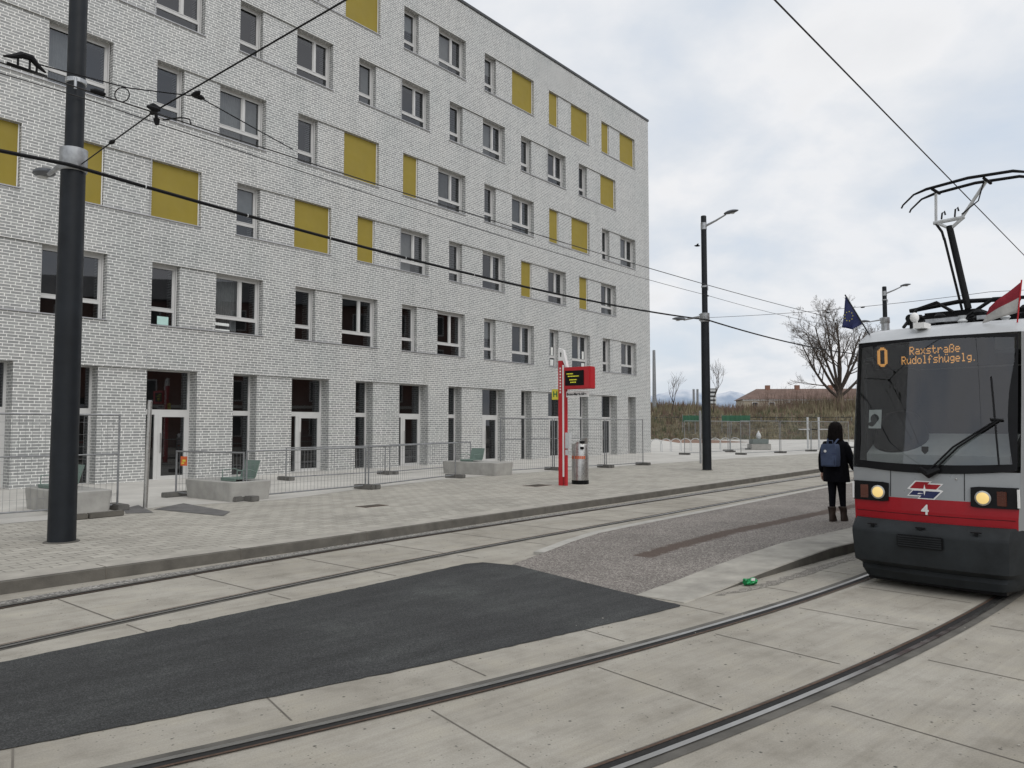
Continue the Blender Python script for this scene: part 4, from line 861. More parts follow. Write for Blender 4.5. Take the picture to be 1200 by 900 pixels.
# red band with its bottom line
b = MB(); shell(b, .74, 1.02, iF0, iF1, 0.0, n=2); b.build('red_band', TRED, TR, True)
for sgn in (1, -1):
    b = MB(); i0 = iF1 + 3 if sgn > 0 else 0; i1 = no - 1 if sgn > 0 else 3
    shell(b, .85, 1.0, i0, i1); b.build('red_band', TRED, TR)
    b = MB(); shell(b, 1.0, 2.2, i0, i1, n=1); b.build('side_window', WS, TR)
    b = MB()
    for yy in (2.9, 4.3, 5.6, 6.9, 8.3, 9.6, 10.9, 12.2, 13.3): b.bbox(sgn * 1.195, sgn * 1.21, yy - .05, yy + .05, .95, 2.25)
    b.bbox(sgn * 1.195, sgn * 1.212, 2.85, 13.4, .97, 1.05); b.build('side_pillar', TBLACK, TR)
    b = MB(); d0, d1 = Vector((sgn * 1.0, 1.0, 0)), Vector((sgn * 1.14, 1.9, 0)); t_ = (d1 - d0).normalized(); nrm = Vector((t_.y, -t_.x, 0)) * sgn
    q0 = d0 + nrm * .012 - t_ * .02; q1 = d1 + nrm * .012
    b.add([(q0.x, q0.y, .42), (q1.x, q1.y, .42), (q1.x, q1.y, 2.55), (q0.x, q0.y, 2.55)], [(0, 1, 2, 3)]); dr_ = b.build('door', TBLACK, TR)
# windscreen
def ws_half(z): return (0.93 if z < 1.5 else 0.93)
gl = MB()
def zlow(u): return 1.335 + 0.055 * u * u
def ztop_(u): return 2.835 - 0.03 * u * u
NU, NZ = 16, 10; gr = []
for i in range(NU + 1):
    u = -.93 + 1.86 * i / NU; gr.append([front_pt(u, zlow(u) + (ztop_(u) - zlow(u)) * k / NZ, -.012) for k in range(NZ + 1)])
for i in range(NU):
    for k in range(NZ): gl.quad(gr[i][k], gr[i + 1][k], gr[i + 1][k + 1], gr[i][k + 1])
gl.build('windscreen', WS, TR, True, weld=True)
fr = MB()
def band(f0, f1, off=-.016):
    for i in range(24):
        u0, u1 = -.955 + 1.91 * i / 24, -.955 + 1.91 * (i + 1) / 24
        fr.quad(front_pt(u0, f0(u0), off), front_pt(u1, f0(u1), off), front_pt(u1, f1(u1), off), front_pt(u0, f1(u0), off))
band(lambda u: zlow(u) - .03, lambda u: zlow(u) + .045 + .02 * (1 - u * u)); band(lambda u: ztop_(u) - .028, lambda u: ztop_(u) + .008)
for sg in (-1, 1):
    for k in range(12):
        z0, z1 = 1.36 + (2.82 - 1.36) * k / 12, 1.36 + (2.82 - 1.36) * (k + 1) / 12
        wa = .955 - .055 * max(0, min(1, (2.45 - z0) / .7)); wb = .955 - .055 * max(0, min(1, (2.45 - z1) / .7))
        if sg > 0: wa, wb = (.955 - .085 * math.sin(math.pi * max(0, min(1, (z_ - 1.25) / 1.4))) for z_ in (z0, z1))
        fr.quad(front_pt(sg * .97, z0, -.018), front_pt(sg * wa, z0, -.018), front_pt(sg * wb, z1, -.018), front_pt(sg * .97, z1, -.018))
fr.build('windscreen_frame', TBLACK, TR, True)
# cab interior
b = MB(); b.loft([[(-.74, .28, 1.38), (.74, .28, 1.38), (.74, .28, 1.50), (-.74, .28, 1.50)], [(-.74, .75, 1.38), (.74, .75, 1.38), (.74, .75, 1.74), (-.74, .75, 1.74)], [(-.74, .95, 1.1), (.74, .95, 1.1), (.74, .95, 1.72), (-.74, .95, 1.72)]]); b.build('dashboard', DASH, TR)
b = MB(); b.bbox(-.85, .88, 2.3, 2.34, .34, 2.6); b.bbox(-.80, .80, .45, 2.3, 2.62, 2.66); b.bbox(-.84, -.8, .5, 2.3, .34, 2.6); b.bbox(.84, .88, 1.1, 2.3, 1.9, 2.6); b.build('cab_lining', CABIN, TR)
b = MB(); b.loft([[(-.72 + .27 + (.27 - k * .03) * math.cos(x * math.pi / 8), 1.55 + .08 * (1 if y else -1), 1.2 + .95 * z + 0 * x) for x in range(16) for y in (0,)] for k, z in ((0, 0), (0, .5), (1, .8), (4, .95))]); b.build('driver_seat', TBLACK, TR, True)
b = MB(); b.lathe((-.46, .62, 1.38), [(.02, 0), (.31, .02), (.31, .25), (.27, .45), (.16, .6), (.03, .64)], 24); b.build('console_hood', TBLACK, TR, True)
b = MB(); b.bbox(-.66, .62, .34, .36, 2.50, 2.80); db = b.build('display_panel', TBLACK, TR)
Mx = lambda x, z: Matrix.Translation((x, .334, z)) @ UPRIGHT
GLY = {'R': '1e11111e141211', 'a': '00000e010f110f', 'x': '0000110a040a11', 's': '00000f100e011e', 't': '08081e08080906', 'r': '00001619101010', 'ß': '0e111116111116', 'e': '00000e111f100e', 'u': '0000111111130d', 'd': '01010d1311110f', 'o': '00000e1111110e', 'l': '0c04040404040e', 'f': '0609081c080808', 'h': '10101619111111', 'ü': '0a00111111130d', 'g': '00000f11110f010e', '.': '00000000000008'}
def dots(name, txt, x0, x1, zc, ph):
    """amber dot-matrix lettering between x0 and x1"""
    ncol = sum(3 if ch == '.' else 6 for ch in txt) - 1; pw = (x1 - x0) / ncol; b = MB(); cx = 0
    for ch in txt:
        g = bytes.fromhex(GLY[ch])
        for rr_, bits in enumerate(g):
            for cc in range(5):
                if bits >> (4 - cc) & 1: X = x0 + (cx + cc + .5) * pw; Z = zc + (3 - rr_) * ph; b.bbox(X - pw * .46, X + pw * .46, .333, .336, Z - ph * .46, Z + ph * .46)
        cx += 3 if ch == '.' else 6
    return b.build(name, LEDA, db)
dots('destination', 'Raxstraße', -.245, .285, 2.70, .0135)
dots('destination', 'Rudolfshügelg.', -.335, .425, 2.592, .0135)
b = MB()
for rr_ in range(14):
    for cc in range(7):
        edge = min(cc, 6 - cc, rr_, 13 - rr_); corner = min(cc, 6 - cc) + min(rr_, 13 - rr_)
        if edge < 2 and corner >= 2: X = -.60 + cc * .0165; Z = 2.755 - rr_ * .0165; b.bbox(X - .0075, X + .0075, .333, .336, Z - .0075, Z + .0075)
b.build('line_letter', LEDA, db)
b = MB(); q = [front_pt(-.80, 1.80, .015), front_pt(-.62, 1.80, .015), front_pt(-.62, 2.02, .015), front_pt(-.80, 2.02, .015)]; b.quad(*q); nb = b.build('notice', PAPER, TR)
b = MB(); c = front_pt(-.71, 1.91, .008); b.ball((c.x, c.y, c.z), (.05, .003, .06), 12, 6); b.ball((c.x - .02, c.y, c.z - .06), (.06, .003, .03), 12, 6); b.build('print', CABIN, nb)
b = MB(); c = front_pt(-.03, 1.56, -.018); b.add([(c.x - .035, c.y, c.z + .04), (c.x + .035, c.y, c.z + .04), (c.x + .035, c.y, c.z - .01), (c.x, c.y, c.z - .05), (c.x - .035, c.y, c.z - .01)], [(0, 1, 2, 3, 4)]); b.build('crest', CABIN, TR)
# wipers
def on_glass(x, z, off=-.05): return front_pt(x / hw(z), z, off)
piv = on_glass(.03, 1.32, -.06)
b = MB()
for dx in (-.018, .03): b.tube([piv + Vector((dx, 0, .0)), on_glass(.28 + dx, 1.60), on_glass(.66 + dx * .6, 1.885)], .011, 6)
b.tube([on_glass(.60, 1.90, -.045), on_glass(.72, 1.89, -.045)], .014, 6)
wp = b.build('wiper', TBLACK, TR, True); b = MB(); b.tube([on_glass(.60, 2.36, -.035), on_glass(.64, 1.9, -.04), on_glass(.68, 1.42, -.035)], .009, 6); b.build('blade', TBLACK, wp)
b = MB(); b.tube([piv + Vector((-.10, .03, .03)), piv + Vector((0, -.01, -.02)), piv + Vector((.1, .03, .04))], [.03, .05, .03], 8); b.build('wiper_hub', TBLACK, TR, True)
# headlights
for sg in (-1, 1):
    b = MB(); x0, x1 = (.42, .84)
    def hp(x, z, off): 
        u = sg * x / hw(z); return front_pt(max(-1, min(1, u)), z, off)
    n = 6; rings = []
    for i in range(n + 1):
        x = x0 + (x1 - x0) * i / n; f_ = .035 if i in (0,) else 0
        rings.append([hp(x, .965 + f_ * .3, -.02), hp(x, 1.185 - f_ * .3, -.02), hp(x, 1.185 - f_ * .3, .02), hp(x, .965 + f_ * .3, .02)])
    b.loft(rings); ho = b.build('headlight', TBLACK, TR)
    c = hp(.535, 1.068, -.025)
    l = MB(); l.loft([[(c.x + r_ * math.cos(2 * math.pi * j / 20), c.y - dy, c.z + r_ * math.sin(2 * math.pi * j / 20)) for j in range(20)] for r_, dy in ((.075, 0), (.078, .012), (.066, .016))]); l.build('bezel', STAIN, ho, True)
    l = MB(); l.loft([[(c.x + r_ * math.cos(2 * math.pi * j / 20), c.y - dy, c.z + r_ * math.sin(2 * math.pi * j / 20)) for j in range(20)] for r_, dy in ((.064, .012), (.055, .026), (.03, .034), (.005, .036))]); l.build('lens', HEADL, ho, True)
    c = hp(.70, 1.068, -.028); l = MB(); l.box((c.x, c.y, c.z), (.085, .02, .15), sg * -.12); l.build('indicator', mat('indicator_brown', (.10, .030, .018), .25), ho)
    c = hp(.83, 1.075, -.02); l = MB(); l.box((c.x + sg * .012, c.y, c.z), (.018, .03, .19)); l.build('marker_strip', WPAINT, ho)
# operator emblem and fleet number
def flat(poly, m, name, off, parent=TR):
    b = MB(); b.add([front_pt(x / hw(z), z, off) for x, z in poly], [tuple(range(len(poly)))]); return b.build(name, m, parent)
ex, ez = -.03, 1.125
E = lambda pts: [(ex + x, ez + z) for x, z in pts]
em = flat(E([(-.185, .0), (-.10, .095), (.075, .095), (.055, .072), (.19, .072), (.135, .012), (.19, -.005), (.10, -.105), (-.075, -.105), (-.05, -.078), (-.185, -.078), (-.13, -.012)]), WPAINT, 'emblem', -.004)
flat(E([(-.155, .008), (-.09, .083), (.052, .083), (.030, .060), (.165, .060), (.118, .008)]), TRED, 'emblem_red', -.007, em)
flat(E([(-.118, -.016), (-.165, -.066), (-.03, -.066), (-.055, -.093), (.09, -.093), (.16, -.016)]), NAVY, 'emblem_blue', -.007, em)
flat(E([(-.055, -.004), (-.010, .010), (0, .058), (.010, .010), (.055, -.004), (.010, -.018), (0, -.066), (-.010, -.018)]), WPAINT, 'emblem_star', -.010, em)
c = front_pt(-.03, .90, -.006); text_mesh('fleet_number', '4', .15, WPAINT, TR, Matrix.Translation(c) @ UPRIGHT, .001, bold=.004)
# bumper
b = MB()
def bring(z, half, fy, cy):      # plan ring of the bumper
    pts = [(-half - .05, 1.05), (-half - .02, cy + .22)] + [(-half + .07, fy + .07)] + [(half * x, fy + .06 * x * x) for x in (-.82, -.5, -.2, .2, .5, .82)] + [(half - .07, fy + .07), (half + .02, cy + .22), (half + .05, 1.05)]
    return [(x, y, z) for x, y in pts]
b.loft([bring(.10, .76, .04, .10), bring(.19, .80, .0, .06), bring(.235, .80, .02, .05), bring(.30, .845, -.10, -.02), bring(.62, .86, -.13, -.04), bring(.665, .86, -.12, -.03), bring(.765, .845, -.005, .02)])
bp = b.build('bumper', TDARK, TR, True)
b = MB(); b.bbox(-.27, .20, -.150, -.12, .50, .635); gp = b.build('grille', TBLACK, TR, False, .01)
b = MB()
for k in range(5): b.bbox(-.255, .185, -.160, -.150, .513 + k * .024, .525 + k * .024)
b.build('grille_bar', TDARK, gp)
for x in (-.40, .36):
    b = MB(); b.tube([front_pt(x / hw(z), z, -.002) for z in (1.03, 1.12, 1.22, 1.32)], .004, 5); b.build('panel_gap', TBLACK, TR)
b = MB(); c = front_pt(.33, 1.255, -.004); b.ball((c.x, c.y, c.z), (.012, .008, .012), 8, 6); b.build('screw', STAIN, TR)
b = MB(); b.tube([front_pt(x, .845, -.002) for x in (-.97, -.6, -.2, .2, .6, .97)], .003, 5); b.build('panel_gap', TBLACK, TR)
for x in (-.55, -.04, .50):
    b = MB(); b.box((x, -.085, .715), (.10, .02, .012)); b.box((x, -.082, .70), (.03, .03, .03)); b.build('latch', TBLACK, TR)
b = MB(); b.bbox(-1.0, 1.0, 1.05, 13.4, .12, .32); b.build('skirt', TDARK, TR)
b = MB(); b.bbox(-.70, .70, .16, 13.3, .055, .29); b.build('underfloor_shade', TBLACK, TR)  # black box added to deepen the shade beneath the tram
for yy in (2.6, 7.5, 12.3):
    for sg in (-1, 1):
        b = MB(); b.loft([[(sg * .75 + dx, yy + .30 * math.cos(2 * math.pi * j / 24), .315 + .30 * math.sin(2 * math.pi * j / 24)) for j in range(24)] for dx in (-.05, .05)]); b.build('wheel', RUST, TR)
# roof gear
b = MB()
for bx_ in ((-.72, .0, 2.2, 3.2, 3.09, 3.38), (.05, .75, 2.2, 3.4, 3.09, 3.33), (-.85, .85, 3.6, 6.5, 3.08, 3.40), (-.8, .8, 7.2, 10.5, 3.08, 3.42)): b.bbox(*bx_)
b.build('equipment_box', TBLACK, TR, False, .03)
b = MB()
b.tube([(-.75, 1.6, 3.13), (-.62, 1.75, 3.38), (-.40, 1.8, 3.45), (-.2, 1.8, 3.30)], .022, 7); b.tube([(-.1, 1.8, 3.2), (.25, 1.8, 3.42), (.7, 1.85, 3.4)], .024, 7); b.tube([(-.8, 1.9, 3.22), (.85, 1.9, 3.26)], .028, 7); b.tube([(-.8, 2.0, 3.40), (-.2, 2.0, 3.46), (.5, 2.0, 3.42)], .030, 7)
for x in (-.6, -.35, .1, .35, .6): b.lathe((x, 1.75, 3.08), [(.05, 0), (.075, .04), (.05, .07), (.075, .11), (.05, .14), (.07, .18), (.03, .22)], 10)
b.build('roof_fitting', TBLACK, TR, True)
for x in (-.62, -.05, .42):
    b = MB(); b.lathe((x, 1.62, 3.07), [(.03, 0), (.06, .02), (.035, .05), (.06, .08), (.035, .11), (.05, .15)], 10); b.build('insulator', LENS, TR, True)
b = MB(); b.bbox(-.5, -.1, 1.66, 1.74, 3.17, 3.22); b.bbox(.1, .38, 1.66, 1.74, 3.16, 3.21); b.build('bracket', ZINC, TR)
b = MB(); b.tube([(-.27, .66, 3.0), (-.27, .62, 3.10)], .025, 8); b.ball((-.27, .60, 3.12), (.05, .05, .06)); b.bbox(-.22, -.10, .40, .62, 2.965, 3.03); b.build('top_lamp', WPAINT, TR, True)
b = MB(); b.tube([(-.36, .75, 3.0), (-.36, .75, 3.12)], .02, 8); b.tube([(-.36, .70, 3.13), (-.36, .8, 3.13)], [.05, .03], 10); b.build('horn', TBLACK, TR, True)
# pantograph
pan = bpy.data.objects.new('pantograph', None)
b = MB(); YP = 2.0
b.tube([(-.08, YP - .02, 3.35), (-.28, YP, 4.48)], .042, 8); b.tube([(-.16, YP, 3.35), (-.33, YP - .05, 4.32)], .016, 6); b.tube([(-.33, YP - .05, 4.30), (-.37, YP, 4.42), (-.45, YP, 4.56)], .018, 6)
pm = b.build('pantograph', CABLE, TR, True)
b = MB(); b.tube([(-.47, YP, 4.555), (-.1, YP, 4.565)], .026, 8); b.tube([(-.44, YP, 4.55), (-.43, YP, 4.95)], .018, 8); b.tube([(-.13, YP, 4.56), (.18, YP, 5.0)], .022, 8); b.tube([(-.28, YP, 4.45), (-.44, YP, 4.56)], .022, 6); b.tube([(-.27, YP, 4.44), (-.10, YP, 4.57)], .022, 6)
b.build('yoke', LENS, pm, True)
for yy in (YP - .15, YP + .15):
    b = MB(); b.tube([(x, yy, z) for x, z in ((-.82, 4.80), (-.80, 4.84), (-.66, 4.955), (-.5, 4.995), (.0, 5.03), (.5, 5.0), (.68, 4.94), (.84, 4.80), (.85, 4.77))], [.012, .012, .014, .020, .021, .020, .014, .012, .012], 8); b.build('collector_bar', CABLE, pm, True)
b = MB()
for x in (-.43, .18): b.tube([(x, YP - .15, 4.985), (x, YP + .15, 4.985)], .02, 6)
b.tube([(-.12, YP - .03, 4.60), (.08, YP - .03, 4.74), (.15, YP - .03, 4.98)], .009, 5); b.tube([(-.36, YP - .04, 4.58), (-.35, YP - .04, 4.66), (-.32, YP - .04, 4.68), (-.31, YP - .04, 4.63)], .012, 5); b.tube([(-.2, YP - .04, 4.58), (-.19, YP - .04, 4.68), (-.16, YP - .04, 4.7), (-.15, YP - .04, 4.65)], .012, 5)
b.build('spring_link', CABLE, pm)
# flags in holders on the roof corners
def tram_pt(x, y, z): 
    ca, sa = math.cos(-TA), math.sin(-TA); return Vector((TO.x + x * ca - y * sa, TO.y + x * sa + y * ca, z))
bs = tram_pt(-.80, .62, 2.95); o = thing('flag', 'dark blue flag with stars drooping from a pole on the tram roof corner', 'flag', bs, -TA)
b = MB(); b.tube([(0, 0, 0), (-.275, -.05, .54)], .009, 6); b.build('pole', POLE, o)
b = MB(); n, mm = 8, 10
top_, low_ = Vector((-.27, -.05, .53)), Vector((-.075, -.015, .16))
for i in range(n + 1):
    for j in range(mm + 1):
        s_, t_ = i / n, j / mm; drop = Vector((-.045, -.03, -.40)).lerp(Vector((-.115, -.02, -.07)), s_) * t_
        b.v.append(tuple(top_.lerp(low_, s_) + drop + Vector((0, .03 * math.sin(s_ * 9 + t_ * 3) * t_, 0))))
for i in range(n):
    for j in range(mm): q = i * (mm + 1) + j; b.f.append((q, q + 1, q + mm + 2, q + mm + 1)); b.m.append(0)
cl_ = b.build('cloth', NAVY, o, True)
sm = cl_.modifiers.new('thick', 'SOLIDIFY'); sm.thickness = .003
b = MB()
for k in range(9):
    ang = k * 2 * math.pi / 9; cx, cz_ = -.215 + .05 * math.cos(ang), .255 + .06 * math.sin(ang); st = []
    for q in range(10): rr = .010 if q % 2 == 0 else .004; st.append((cx + rr * math.sin(q * math.pi / 5), -.10, cz_ + rr * math.cos(q * math.pi / 5)))
    b.add(st, [tuple(range(10))])
b.build('star', YSIGN, o)
bs = tram_pt(.77, .62, 2.93); o = thing('flag', 'red and white flag on a short pole at the right of the tram roof', 'flag', bs, -TA)
b = MB(); b.tube([(0, 0, 0), (.065, -.03, .49)], .008, 6); b.build('pole', RED, o)
b = MB(); n, mm = 10, 8
a0, a1 = Vector((.062, -.03, .47)), Vector((.018, -.005, .14)); b0, b1 = Vector((-.25, -.06, .22)), Vector((-.33, -.04, .05))
for i in range(n + 1):
    for j in range(mm + 1):
        s_, t_ = i / n, j / mm; p = a0.lerp(a1, t_).lerp(b0.lerp(b1, t_), s_); p.y += .03 * math.sin(s_ * 7 + t_ * 2) * s_; b.v.append(tuple(p))
for i in range(n):
    for j in range(mm): q = i * (mm + 1) + j; b.f.append((q, q + 1, q + mm + 2, q + mm + 1)); b.m.append(0 if j < 4 else 1)
c2 = b.build('cloth', [mat('flag_red', (.24, .018, .03), .9, 0, .25, 9), mat('flag_white', (.42, .41, .39), .9, 0, .15, 9)], o, True); sm = c2.modifiers.new('thick', 'SOLIDIFY'); sm.thickness = .003

# =================================================================== PERSON
def skin(name, nodes, edges, m, parent=None, sub=2):
    me = bpy.data.meshes.new(name); me.from_pydata([n_[0] for n_ in nodes], edges, []); me.materials.append(m)
    ob = bpy.data.objects.new(name, me); col.objects.link(ob)
    if parent is not None: ob.parent = parent
    md = ob.modifiers.new('Skin', 'SKIN'); md.use_smooth_shade = True
    for v, n_ in zip(me.skin_vertices[0].data, nodes): r_ = n_[1]; v.radius = r_ if isinstance(r_, tuple) else (r_, r_)
    me.skin_vertices[0].data[0].use_root = True
    sb = ob.modifiers.new('Sub', 'SUBSURF'); sb.levels = sub; sb.render_levels = sub
    return ob
pf = S(985, 611); PE = thing('person', 'person in a black coat and dark hood walking away beside the tram', 'person', (pf.x - .06, pf.y, SZ), R(-48))
# local: -Y faces the camera (their back), +Y is ahead of them
nodes = [((0, 0, .92), (.155, .12)), ((0, .0, 1.12), (.15, .11)), ((0, 0, 1.32), (.165, .115)), ((0, 0, 1.42), (.10, .09)), ((0, .02, 1.50), .055), ((0, .03, 1.58), .085),
         ((-.18, 0, 1.36), .07), ((-.25, -.02, 1.12), .055), ((-.285, .05, .90), .042), ((-.29, .07, .84), .032), ((.18, 0, 1.36), .07), ((.24, .04, 1.12), .055), ((.25, .16, .94), .042), ((.25, .20, .89), .032),
         ((-.075, 0, .84), .105), ((-.07, -.01, .50), .068), ((-.062, -.05, .12), .046), ((-.062, .06, .045), .038), ((.075, 0, .84), .105), ((.065, .08, .50), .068), ((.055, .14, .14), .046), ((.055, .24, .05), .038)]
edges = [(0, 1), (1, 2), (2, 3), (3, 4), (4, 5), (2, 6), (6, 7), (7, 8), (8, 9), (2, 10), (10, 11), (11, 12), (12, 13), (0, 14), (14, 15), (15, 16), (16, 17), (0, 18), (18, 19), (19, 20), (20, 21)]
skin('body', nodes, edges, JEANS, PE)
def ell(cx, cy, cz, rx, ry, n=24, wob=0.0): return [(cx + rx * math.cos(2 * math.pi * j / n) * (1 + wob * math.sin(j * 2.6)), cy + ry * math.sin(2 * math.pi * j / n) * (1 + wob * math.cos(j * 1.9)), cz) for j in range(n)]
b = MB(); b.loft([ell(.0, .02, .70, .225, .19, wob=.03), ell(0, .01, .78, .225, .185, wob=.03), ell(0, 0, .95, .215, .17, wob=.02), ell(0, 0, 1.12, .20, .15, wob=.02), ell(0, 0, 1.28, .215, .15), ell(0, 0, 1.38, .19, .13), ell(0, .01, 1.45, .11, .10), ell(0, .02, 1.50, .08, .08)]); b.build('coat', COAT, PE, True)
skin('sleeve', [((-.17, 0, 1.37), .085), ((-.24, -.02, 1.14), .075), ((-.28, .04, .93), .058), ((-.288, .06, .87), .054)], [(0, 1), (1, 2), (2, 3)], COAT, PE)
skin('sleeve', [((.17, 0, 1.37), .085), ((.235, .04, 1.14), .075), ((.25, .15, .96), .058), ((.25, .18, .91), .054)], [(0, 1), (1, 2), (2, 3)], COAT, PE)
hd_ = MB(); rings = []
for z, rx, ry, cy in ((1.47, .06, .065, .03), (1.52, .075, .09, .045), (1.57, .083, .105, .045), (1.63, .086, .108, .04), (1.68, .078, .098, .035), (1.72, .05, .065, .03), (1.735, .015, .02, .03)): rings.append(ell(0, cy, z, rx, ry))
hd_.loft(rings); ho = hd_.build('head', SKIN, PE, True)
f_ = MB(); f_.loft([[(x, .148 + dy, z) for x in (-.012, .012)] + [(.0, .148 + dy + .022, z)] for dy, z in ((.0, 1.55), (.004, 1.58), (-.01, 1.62))]); f_.build('nose', SKIN, ho)
for sg in (-1, 1):
    f_ = MB(); f_.ball((sg * .032, .138, 1.615), (.012, .008, .007), 8, 6); f_.build('eye', WPAINT, ho); f_ = MB(); f_.ball((sg * .088, .03, 1.59), (.012, .022, .032), 8, 6); f_.build('ear', SKIN, ho)
f_ = MB(); f_.box((0, .143, 1.535), (.045, .012, .009)); f_.build('mouth', mat('lip', (.35, .12, .1), .5), ho)
h_ = MB(); rings = []
for z, rx, ry, cy in ((1.40, .135, .10, -.02), (1.46, .135, .12, -.01), (1.54, .125, .125, .005), (1.62, .122, .13, .01), (1.69, .11, .122, .012), (1.745, .075, .09, .015), (1.765, .03, .035, .02)):
    rg = ell(0, cy, z, rx, ry, wob=.03); rings.append([(x, min(y, cy + ry * .62), zz_) for x, y, zz_ in rg])
h_.loft(rings); h_.build('hood', HAIR, PE, True)
def hand(base, dr, sg, parent):
    base = Vector(base); q = Vector(dr).normalized(); side = Vector((0, 1, 0)); side = (side - q * side.dot(q)).normalized(); nrm = q.cross(side)
    nodes = [(tuple(base), .026), (tuple(base + q * .05), .030), (tuple(base + q * .085), .028)]; edges = [(0, 1), (1, 2)]
    for k, (ox, ln) in enumerate(((-.026, .062), (-.009, .075), (.009, .07), (.025, .055))):
        i = len(nodes); p0 = base + q * .088 + side * ox
        nodes += [(tuple(p0), .009), (tuple(p0 + q * ln * .5 + nrm * sg * .008), .0085), (tuple(p0 + q * ln + nrm * sg * .024), .007)]; edges += [(2, i), (i, i + 1), (i + 1, i + 2)]
    i = len(nodes); nodes += [(tuple(base + q * .03 + side * .032), .011), (tuple(base + q * .065 + side * .05 + nrm * sg * .01), .010), (tuple(base + q * .09 + side * .052 + nrm * sg * .018), .008)]; edges += [(1, i), (i, i + 1), (i + 1, i + 2)]
    skin('hand', nodes, edges, SKIN, parent, 1)
hand((-.288, .06, .86), (-.02, .06, -1), 1, PE); hand((.25, .19, .90), (0, .12, -1), -1, PE)
for x, y0, zt in ((-.062, -.05, .25), (.055, .14, .25)):
    b = MB(); b.loft([ell(x, y0 + .03, .0, .052, .10), ell(x, y0 + .03, .03, .054, .105), ell(x, y0 + .015, .08, .052, .085), ell(x, y0, .13, .055, .06), ell(x, y0 - .0, .18, .060, .064), ell(x, y0 - .01 + (.0 if x < 0 else -.03), zt, .07, .074), ell(x, y0 - .01 + (.0 if x < 0 else -.03), zt + .012, .062, .066)]); bo = b.build('boot', BOOT, PE, True)
# backpack worn on the back
BK = thing('backpack', 'blue square backpack worn on the back of the person in black', 'backpack', PE.location, R(-48))
b = MB(); b.loft([[(x * s1, -.15 - d_, z) for x, d_ in ((-.155, 0), (-.165, .08), (-.14, .13), (.0, .15), (.14, .13), (.165, .08), (.155, 0))] for z, s1 in ((.98, .88), (1.0, .97), (1.15, 1.0), (1.28, .98), (1.35, .92), (1.37, .8))]); b.build('pack', PACK, BK, True)
b = MB(); b.loft([[(x * s1, -.275 - d_, z) for x, d_ in ((-.12, 0), (-.11, .035), (.11, .035), (.12, 0))] for z, s1 in ((1.0, .9), (1.02, 1), (1.14, 1), (1.16, .92))]); b.build('front_pocket', PACK, BK, True)
b = MB()
for sg in (-1, 1): b.tube([(sg * .06, -.17, 1.37), (sg * .09, -.10, 1.45), (sg * .11, .02, 1.45), (sg * .13, .13, 1.36)], .016, 6)
b.tube([(-.05, -.2, 1.365), (-.045, -.2, 1.43), (.045, -.2, 1.43), (.05, -.2, 1.365)], .010, 6); b.build('strap', PACK, BK, True)
b = MB(); b.loft([[(.025 * math.cos(j * math.pi / 6) - .045, -.302, 1.245 + .025 * math.sin(j * math.pi / 6)) for j in range(12)], [(.02 * math.cos(j * math.pi / 6) - .045, -.305, 1.245 + .02 * math.sin(j * math.pi / 6)) for j in range(12)]]); b.build('badge', WPAINT, BK)
b = MB(); b.bbox(-.15, .15, -.292, -.287, 1.20, 1.206); b.build('zip', NAVY, BK)

# =================================================================== LITTER
p = G(879, 686); o = thing('crushed_can', 'crumpled green drink can lying on the concrete beside the island kerb', 'can', (p.x, p.y, .0), .5)
b = MB(); n = 18; rings = []
for i in range(9):
    x = -.085 + .17 * i / 8; r_ = .045 if 0 < i < 8 else .034
    rings.append([(x + .012 * math.sin(j * 1.7), r_ * (1 + .22 * math.sin(j * 2.1 + i * 1.3)) * math.cos(2 * math.pi * j / n), .045 + r_ * .8 * (1 + .2 * math.cos(j * 1.7 + i)) * math.sin(2 * math.pi * j / n)) for j in range(n)])
b.loft(rings); b.build('shell', CANG, o, True); b = MB(); b.box((.01, -.035, .07), (.06, .012, .028), .1); b.build('print', WPAINT, o)

# =================================================================== FAR GROUND AND BACKGROUND
BANK = gravel_mat('bank_earth', (0.085, 0.075, 0.045), (0.13, 0.11, 0.07), (0.19, 0.165, 0.11), 2.2)
def bank_h(x, y):
    s_ = max(0, min(1, (y - 97) / 11)); return -.05 + 4.0 * (s_ * s_ * (3 - 2 * s_)) + .35 * math.sin(x * .13) * s_ + .2 * math.sin(x * .47 + y * .2) * s_
b = MB(); nx, ny = 90, 22
for i in range(nx + 1):
    for j in range(ny + 1): x = -10 + 190 * i / nx; y = 95 + 60 * j / ny; b.v.append((x, y, bank_h(x, y)))
for i in range(nx):
    for j in range(ny): q = i * (ny + 1) + j; b.f.append((q, q + 1, q + ny + 2, q + ny + 1)); b.m.append(0)
struct(b.build('embankment', BANK, smooth=True))
sheet('earth_patch', [(16.4, 76), (19.5, 75), (24.5, 79), (24, 93), (18, 95)], SZ + .008, mat('red_earth', (.19, .105, .065), .95, 0, .3, .6))
SCRUBS = [mat('scrub_olive', (.145, .118, .07), .9, 0, .35, .25), mat('scrub_brown', (.15, .10, .075), .9, 0, .3, .2), mat('scrub_straw', (.22, .19, .12), .9, 0, .3, .3), mat('scrub_green', (.085, .095, .048), .9, 0, .3, .3)]
b = MB()
def tuft(x, y, z, h, mi, n=7, sp=.5):
    for _ in range(n):
        a_ = rnd.uniform(0, 6.28); l_ = h * rnd.uniform(.55, 1.1); bx, by = x + rnd.uniform(-sp, sp), y + rnd.uniform(-sp, sp); w_ = rnd.uniform(.03, .09); lean = rnd.uniform(.0, .35) * l_
        b.add([(bx - w_, by, z - .1), (bx + w_, by + .02, z - .1), (bx + lean * math.cos(a_), by + lean * math.sin(a_), z + l_)], [(0, 1, 2)], mi)
for _ in range(2600):
    x = rnd.uniform(12, 90); y = rnd.uniform(96.5, 109); tuft(x, y, bank_h(x, y), rnd.uniform(.35, 1.0), rnd.choice((0, 0, 2, 2, 3, 1)), 6, .6)
